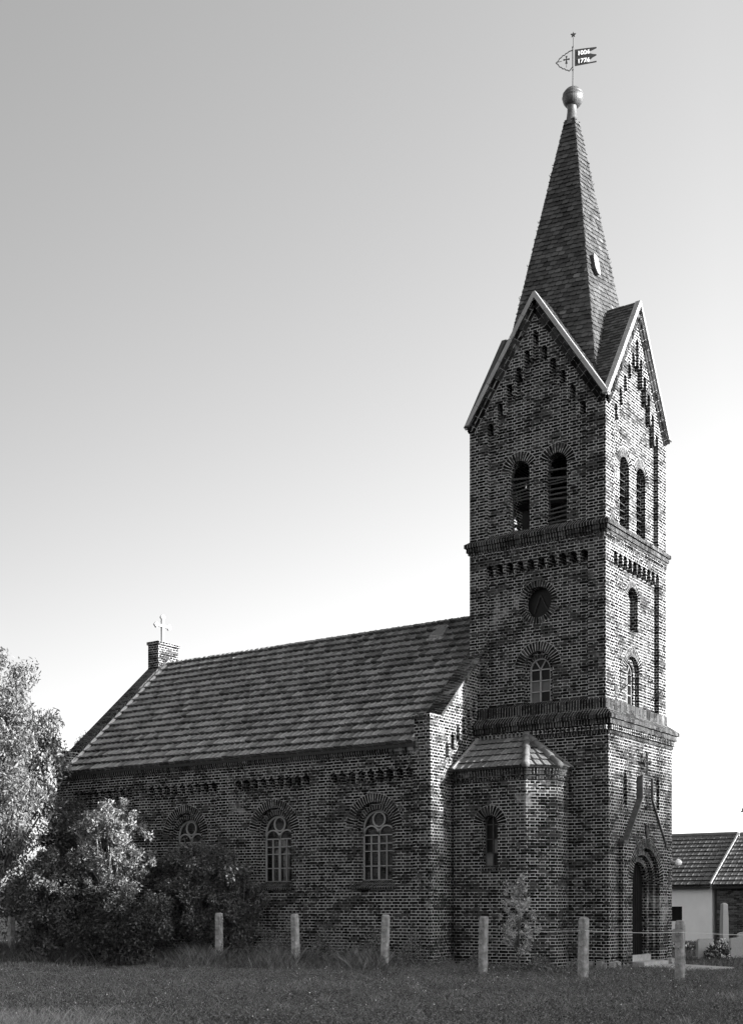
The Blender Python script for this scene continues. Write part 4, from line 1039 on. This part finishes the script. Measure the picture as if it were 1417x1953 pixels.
# small broad-leaved weeds pressed into the turf
n = 150000; ccs = field(1500, 14.2, 31, 0.34); k_ = rng.integers(0, 1500, n); xy = ccs[k_]+rng.normal(size=(n, 2))*rng.uniform(0.06, 0.3, 1500)[k_][:, None]; xy = np.concatenate([xy, field(60000, 14.2, 31, 0.34)]); xy = xy[~inside(xy)]
P = np.stack([xy[:, 0], xy[:, 1], gz(xy[:, 0], xy[:, 1])+0.01+0.07*rng.random(len(xy))**1.5], 1)
o = quads_mesh('meadow_herbs', leaf_quads(P, 0.026, 0.6, upb=1.5), rng.uniform(0.1, 1.0, len(P)), M['grass']); tag(o, 'low broad-leaved weeds mixed into the meadow turf', 'weeds', kind='stuff')
n = 90; cw_ = field(n, 14.6, 26, 0.32); k_ = rng.integers(0, n, 2600); xy = cw_[k_]+rng.normal(size=(2600, 2))*0.07
blades('weeds', xy, rng.uniform(0.08, 0.26, n)[k_]*rng.uniform(0.4, 1, 2600), 0.003+0.003*rng.random(2600), 'grass', 'scattered taller weed clumps in the meadow', lean=0.35, tl=0.4, th=1.3)
n = 1500; xy = field(n, 14.3, 27, 0.33)
blades('pale_grass', xy, 0.05+0.14*rng.random(n), 0.003+0.002*rng.random(n), 'leaf_pale', 'thin dry pale stalks standing above the meadow grass', lean=0.25, tl=0.5, th=1.3)
n = 9000; u_ = -0.31+np.abs(rng.normal(0, 0.06, n)); D_g = 15.2+np.abs(rng.normal(0, 1.3, n)); xy = camp+D_g[:, None]*Fd+(u_*D_g)[:, None]*Rd  # paler blades, densest toward the near left corner
blades('pale_grass', xy, 0.04+0.12*rng.random(n)**2, 0.003+0.003*rng.random(n), 'leaf_pale', 'paler grass in the bottom left corner', lean=0.5, tl=0.5, th=1.3)
# tall weeds along fence and wall foot
n = 60000; x = rng.uniform(-19, 2.2, n); y = np.where(x < -3.8, rng.normal(-4.0, 0.8, n), rng.normal(-3.4, 0.8, n)); xy = np.stack([x, y], 1); keep = (~inside(xy)) & ((x < -2.5) | (rng.random(n) < 0.35)); xy = xy[keep]
dens = np.clip(0.5+0.5*np.sin(xy[:, 0]*2.3+xy[:, 1]*1.7+np.sin(xy[:, 0]*5.1)), 0, 1)*0.7+0.3
blades('weeds', xy, (0.08+0.38*rng.random(len(xy))**3)*dens*np.where(xy[:, 0] < -3.5, 1.2, 0.6), 0.004+0.005*rng.random(len(xy)), 'grass', 'taller weeds along the fence and the wall foot', lean=0.4, tl=0.15, th=0.8)
# broad-leaved undergrowth against the nave wall
n = 60000; x = rng.uniform(-19, 0.3, n); y = -2.75-np.abs(rng.normal(0, 0.7, n)); y = np.where(x > -3.4, y+0.9, y)
env = (0.40+0.3*np.sin(x*3.1)*np.sin(y*2.7+x)+0.2*np.sin(x*7+y*3))*np.where(x > -3.4, 0.5, 1.4)*np.where(x < -7, 1.35, 1.0)
P = np.stack([x, y, rng.random(n)**1.3*env], 1); P = P[P[:, 2] > 0.01]; P = P[~inside(P)]
o = quads_mesh('undergrowth', leaf_quads(P, 0.05, 0.5), rng.uniform(0.15, 1.0, len(P)), M['leaf_mid']); tag(o, 'dark leafy undergrowth at the foot of the nave wall', 'undergrowth', kind='stuff')
# small pale wild flowers
n = 500; xy = field(n, 16, 29); c = np.stack([xy[:, 0], xy[:, 1], 0.1+0.12*rng.random(n)], 1)
o = quads_mesh('wild_flowers', leaf_quads(c, 0.022, 0.9), rng.uniform(0.2, 0.5, n), M['petal']); tag(o, 'tiny pale flowers scattered through the meadow', 'flowers', kind='stuff')

# ------------------------------------------------------------------ fence posts and wire
plab = ['concrete fence post at the far left under the big tree', 'concrete fence post left of the second nave window', 'concrete fence post below the second nave window',
        'concrete fence post below the first nave window', 'concrete fence post left of the thin sapling', 'thick concrete fence post between the annex and the tower corner',
        'concrete fence post right of the tower door']
px = [-17.6, -9.22, -6.62, -3.91, -1.18, 1.33, 3.53]; ph = [1.3, 1.40, 1.38, 1.37, 1.34, 1.32, 1.27]
def post_mesh(w, h, r):
    mb = MB(); c_ = w*0.12; prof = [(-w/2+c_, -w/2), (w/2-c_, -w/2), (w/2, -w/2+c_), (w/2, w/2-c_), (w/2-c_, w/2), (-w/2+c_, w/2), (-w/2, w/2-c_), (-w/2, -w/2+c_)]
    zs = [-0.3, 0.0, h*0.3, h*0.6, h-0.10, h-0.03, h]; sc_ = [1.02, 1.0, 0.99, 0.98, 0.97, 0.92, 0.7]
    R_ = []
    for z_, s_ in zip(zs, sc_):
        jx, jy = r.uniform(-.004, .004), r.uniform(-.004, .004)
        R_.append([(p[0]*s_+jx+r.uniform(-.003, .003), p[1]*s_+jy+r.uniform(-.003, .003), z_) for p in prof])
    for a, b in zip(R_[:-1], R_[1:]):
        for i in range(8): mb.face([a[i], a[(i+1) % 8], b[(i+1) % 8], b[i]])
    mb.face(R_[-1])
    return mb
for i, (x, h_, lb) in enumerate(zip(px, ph, plab)):
    r = random.Random(i+50); t = empty('fence_post', lb, 'fence post', (x, -4.1, float(gz(x, -4.1))*0), 'concrete posts of the wire fence')
    w = 0.195 if i in (5,) else 0.175
    mb = post_mesh(w, h_, r); o = mb.build('post', M['concrete']); o.parent = t
    mb = MB()
    for z_ in (0.35, 0.68, 1.0): mb.tube([(-w/2-0.012, -0.03, z_), (-w/2-0.012, 0.03, z_+0.01)], 0.008, 5); mb.tube([(0.0, -w/2-0.006, z_-0.012), (0.0, -w/2-0.006, z_+0.02)], 0.007, 5)
    o = mb.build('wire_staple', M['iron']); o.parent = t
    t.rotation_euler = (r.uniform(-.025, .025), r.uniform(-.03, .03), r.uniform(-0.25, 0.25))
mb = MB()
pp = [(1.33, 1.04), (3.53, 1.02), (6.5, 1.0)]
for (xa_, za_), (xb_, zb_) in zip(pp[:-1], pp[1:]):
    mb.tube([(xa_+(xb_-xa_)*i/8, -4.20, za_+(zb_-za_)*i/8-0.03*math.sin(math.pi*i/8)) for i in range(9)], 0.0055, 5)
mb.tube([(-0.1, -4.20, 1.02), (0.5, -4.20, 1.0), (1.33, -4.20, 1.04)], 0.004, 5)
tag(mb.build('fence_wire', M['wire']), 'single pale wire stretched between the right fence posts', 'wire')

# ------------------------------------------------------------------ farm buildings behind
def barn(name, label, x0, x1, y0, depth, ez_, rz, wm, tm, tl, th, win=None, verge=False):
    t = empty(name, label, 'building', (x0, y0, 0)); fr = Fr((0, y0, 0), (1, 0, 0), (0, -1, 0))
    mb = MB(); hl = [[(a, c_), (b, c_), (b, d_), (a, d_)] for a, b, c_, d_ in (win or [])]
    slab(mb, fr, [(x0, -0.3), (x1, -0.3), (x1, ez_), (x0, ez_)], hl, 0, -0.3)
    y1 = y0+depth; ym = y0+depth/2
    for xx_, nx2 in ((x0, -1), (x1, 1)):
        f2 = Fr((xx_, 0, 0), (0, 1, 0), (nx2, 0, 0)); slab(mb, f2, [(y0+0.3, -0.3), (y1, -0.3), (y1, ez_), (ym, rz-0.08), (y0+0.3, ez_+0.1)], [], 0, -0.25)
    mb.box((x0+0.25, y1-0.3, -0.3), (x1-0.25, y1-0.001, ez_-0.02))
    mb.build('wall', M[wm], t)
    r = MB(); Lr_ = math.hypot(depth/2+0.3, rz-ez_+0.05)
    tiles(r, (x0-0.1, y0-0.3, ez_-0.05), (1, 0, 0), (0, depth/2+0.3, rz-ez_+0.05), [(0, 0), (x1-x0+0.1, 0), (x1-x0+0.1, Lr_), (0, Lr_)], 0.3, 0.37, 0.05, 0.018, tl, th)
    tiles(r, (x0-0.1, y1+0.3, ez_-0.05), (1, 0, 0), (0, -depth/2-0.3, rz-ez_+0.05), [(0, 0), (x1-x0+0.1, 0), (x1-x0+0.1, Lr_), (0, Lr_)], 0.6, 0.37, 0.05, 0.03, tl, th)
    ro = r.build('roof', M[tm], t)
    ub = MB(); ub.face([(x0-0.1, y0-0.28, ez_-0.09), (x1, y0-0.28, ez_-0.09), (x1, ym, rz-0.02), (x0-0.1, ym, rz-0.02)]); ub.face([(x0-0.1, y1+0.28, ez_-0.09), (x1, y1+0.28, ez_-0.09), (x1, ym, rz-0.02), (x0-0.1, ym, rz-0.02)])
    ub.box((x0-0.1, y0-0.30, ez_-0.2), (x1, y0-0.2, ez_-0.11)); ub.build('eaves_board', M['underlay'], ro)
    rt = MB(); rt.tube([(x0-0.1, ym, rz), (x1, ym, rz)], 0.12, 8); rt.build('ridge_tile', M[tm], ro)
    if win:
        for a, b, c_, d_ in win:
            wmb = MB(); wmb.box((a, y0+0.15, c_), (b, y0+0.18, d_)); wo_ = wmb.build('window', M['pane_dark'], t)
            fm_ = MB()
            for q in (a, b, (a+b)/2): fm_.box((q-0.03, y0+0.1, c_), (q+0.03, y0+0.149, d_))
            fm_.build('window_frame', M['board'], wo_)
    if verge:
        v = MB(); v.bar((x1+0.02, y0-0.3, ez_+0.02), (x1+0.02, ym, rz+0.04), 0.08, 0.08); v.build('verge_strip', M['concrete'], ro)
    return t
barn('white_barn', 'low barn with pale rendered wall and tiled roof beside the tower', -20, -6.70, 26.1, 7.0, 2.62, 5.05, 'render', 'tile_new', 0.32, 0.5, [(-9.6, -8.1, 0.95, 1.62)], True)
barn('brick_barn', 'low dark brick barn with tiled roof at the right edge', -6.50, 8, 26.13, 7.0, 2.62, 5.02, 'farbrick', 'tile', 0.3, 0.6, [(-4.6, -4.15, 0.4, 0.8)])
# plinth of the white barn
# ------------------------------------------------------------------ graves
def stone(name, label, loc, w, h, d, mat, top='round', rot=0.0, base=True, flowers=False):
    t = empty(name, label, 'gravestone', loc, None); t.rotation_euler = (0, 0, rot)
    fr = Fr((0, 0, 0), (1, 0, 0), (0, -1, 0)); mb = MB()
    if top == 'round': pr = [(-w/2, 0.08), (w/2, 0.08), (w/2, h-0.12*w-0.02)]+[(w/2*math.cos(math.radians(q)), h-0.14*w+0.14*w*math.sin(math.radians(q))) for q in range(15, 180, 15)]+[(-w/2, h-0.12*w-0.02)]
    elif top == 'slant': pr = [(-w/2, 0.08), (w/2, 0.08), (w/2, h), (-w/2+0.12*w, h*0.97), (-w/2, h*0.85)]
    else: pr = [(-w/2, 0.08), (w/2, 0.08), (w/2*0.82, h-0.08), (0, h), (-w/2*0.82, h-0.08)]
    slab(mb, fr, pr, [], d/2, -d/2); o = mb.build('headstone', M[mat]); o.parent = t
    mb = MB(); mb.box((-w/2-0.08, -d/2-0.08, -0.05), (w/2+0.08, d/2+0.08, 0.08)); o = mb.build('stone_base', M['granite']); o.parent = t
    return t
stone('gravestone', 'light grey gravestone left of the white flowers', (-0.30, 7.75, 0), 0.5, 0.62, 0.16, 'granite', 'slant', 0.85)
stone('gravestone', 'narrow light gravestone right of the white flowers', (0.40, 8.45, 0), 0.36, 0.64, 0.16, 'granite', 'slant', 0.75)
stone('gravestone', 'rounded gravestone at the right picture edge', (0.15, 10.2, 0), 0.55, 0.78, 0.16, 'granite', 'round', 0.7)
stone('gravestone', 'small dark gravestone beside the right fence post', (-4.9, 17.0, 0), 0.42, 0.75, 0.14, 'granite_dark', 'flat', 0.75)
ob = empty('obelisk', 'tall narrow stone obelisk grave marker before the brick barn', 'grave marker', (-1.11, 11.78, 0)); ob.rotation_euler = (0, 0, 0.9)
mb = MB(); 
for a, b, w0, w1 in ((0.0, 0.18, 0.26, 0.26), (0.18, 0.45, 0.19, 0.18), (0.45, 1.28, 0.11, 0.10), (1.28, 1.46, 0.095, 0.09), (1.46, 1.66, 0.09, 0.085), (1.66, 1.71, 0.085, 0.03)):
    mb.hexa([(-w0, -w0, a), (w0, -w0, a), (w0, w0, a), (-w0, w0, a), (-w1, -w1, b), (w1, -w1, b), (w1, w1, b), (-w1, w1, b)])
o = mb.build('shaft', M['granite']); o.parent = ob
def bouquet(name, label, c, rx, ry, rz_, n, fl_frac, seed):
    t = empty(name, label, 'flowers', (c[0], c[1], 0)); r = np.random.default_rng(seed)
    P = r.normal(size=(n, 3)); P /= np.linalg.norm(P, axis=1)[:, None]; P = P*np.array([rx, ry, rz_])*r.uniform(0.6, 1, n)[:, None]; P[:, 2] = np.abs(P[:, 2]); P += np.array([c[0], c[1], 0.02])
    quads_mesh('foliage', leaf_quads(P, 0.09, 0.5), r.uniform(0.3, 0.7, n), M['leaf_dark'], t)
    m_ = int(n*fl_frac); Q = P[:m_]; Q = Q[Q[:, 1] < c[1]+ry*0.3]; Q = np.repeat(Q, 10, 0)+r.normal(size=(len(Q)*10, 3))*0.022+np.array([0, -0.03, 0.02])
    quads_mesh('blossoms', leaf_quads(Q, 0.05, 0.9), r.uniform(0.35, 0.6, len(Q)), M['petal'], t)
bouquet('grave_flowers', 'wreath of white flowers between two gravestones', (0.18, 7.55), 0.42, 0.3, 0.5, 700, 0.05, 3)
bouquet('grave_flowers', 'tall pale blossoms at the foot of the obelisk', (-0.95, 11.3), 0.22, 0.2, 0.5, 250, 0.25, 4)
bouquet('grave_flowers', 'low flower bed behind the right fence post', (-3.3, 14.2), 1.0, 0.35, 0.25, 900, 0.05, 5)
bouquet('grave_flowers', 'flowers cut off at the right picture edge', (0.95, 8.9), 0.4, 0.3, 0.35, 500, 0.06, 6)
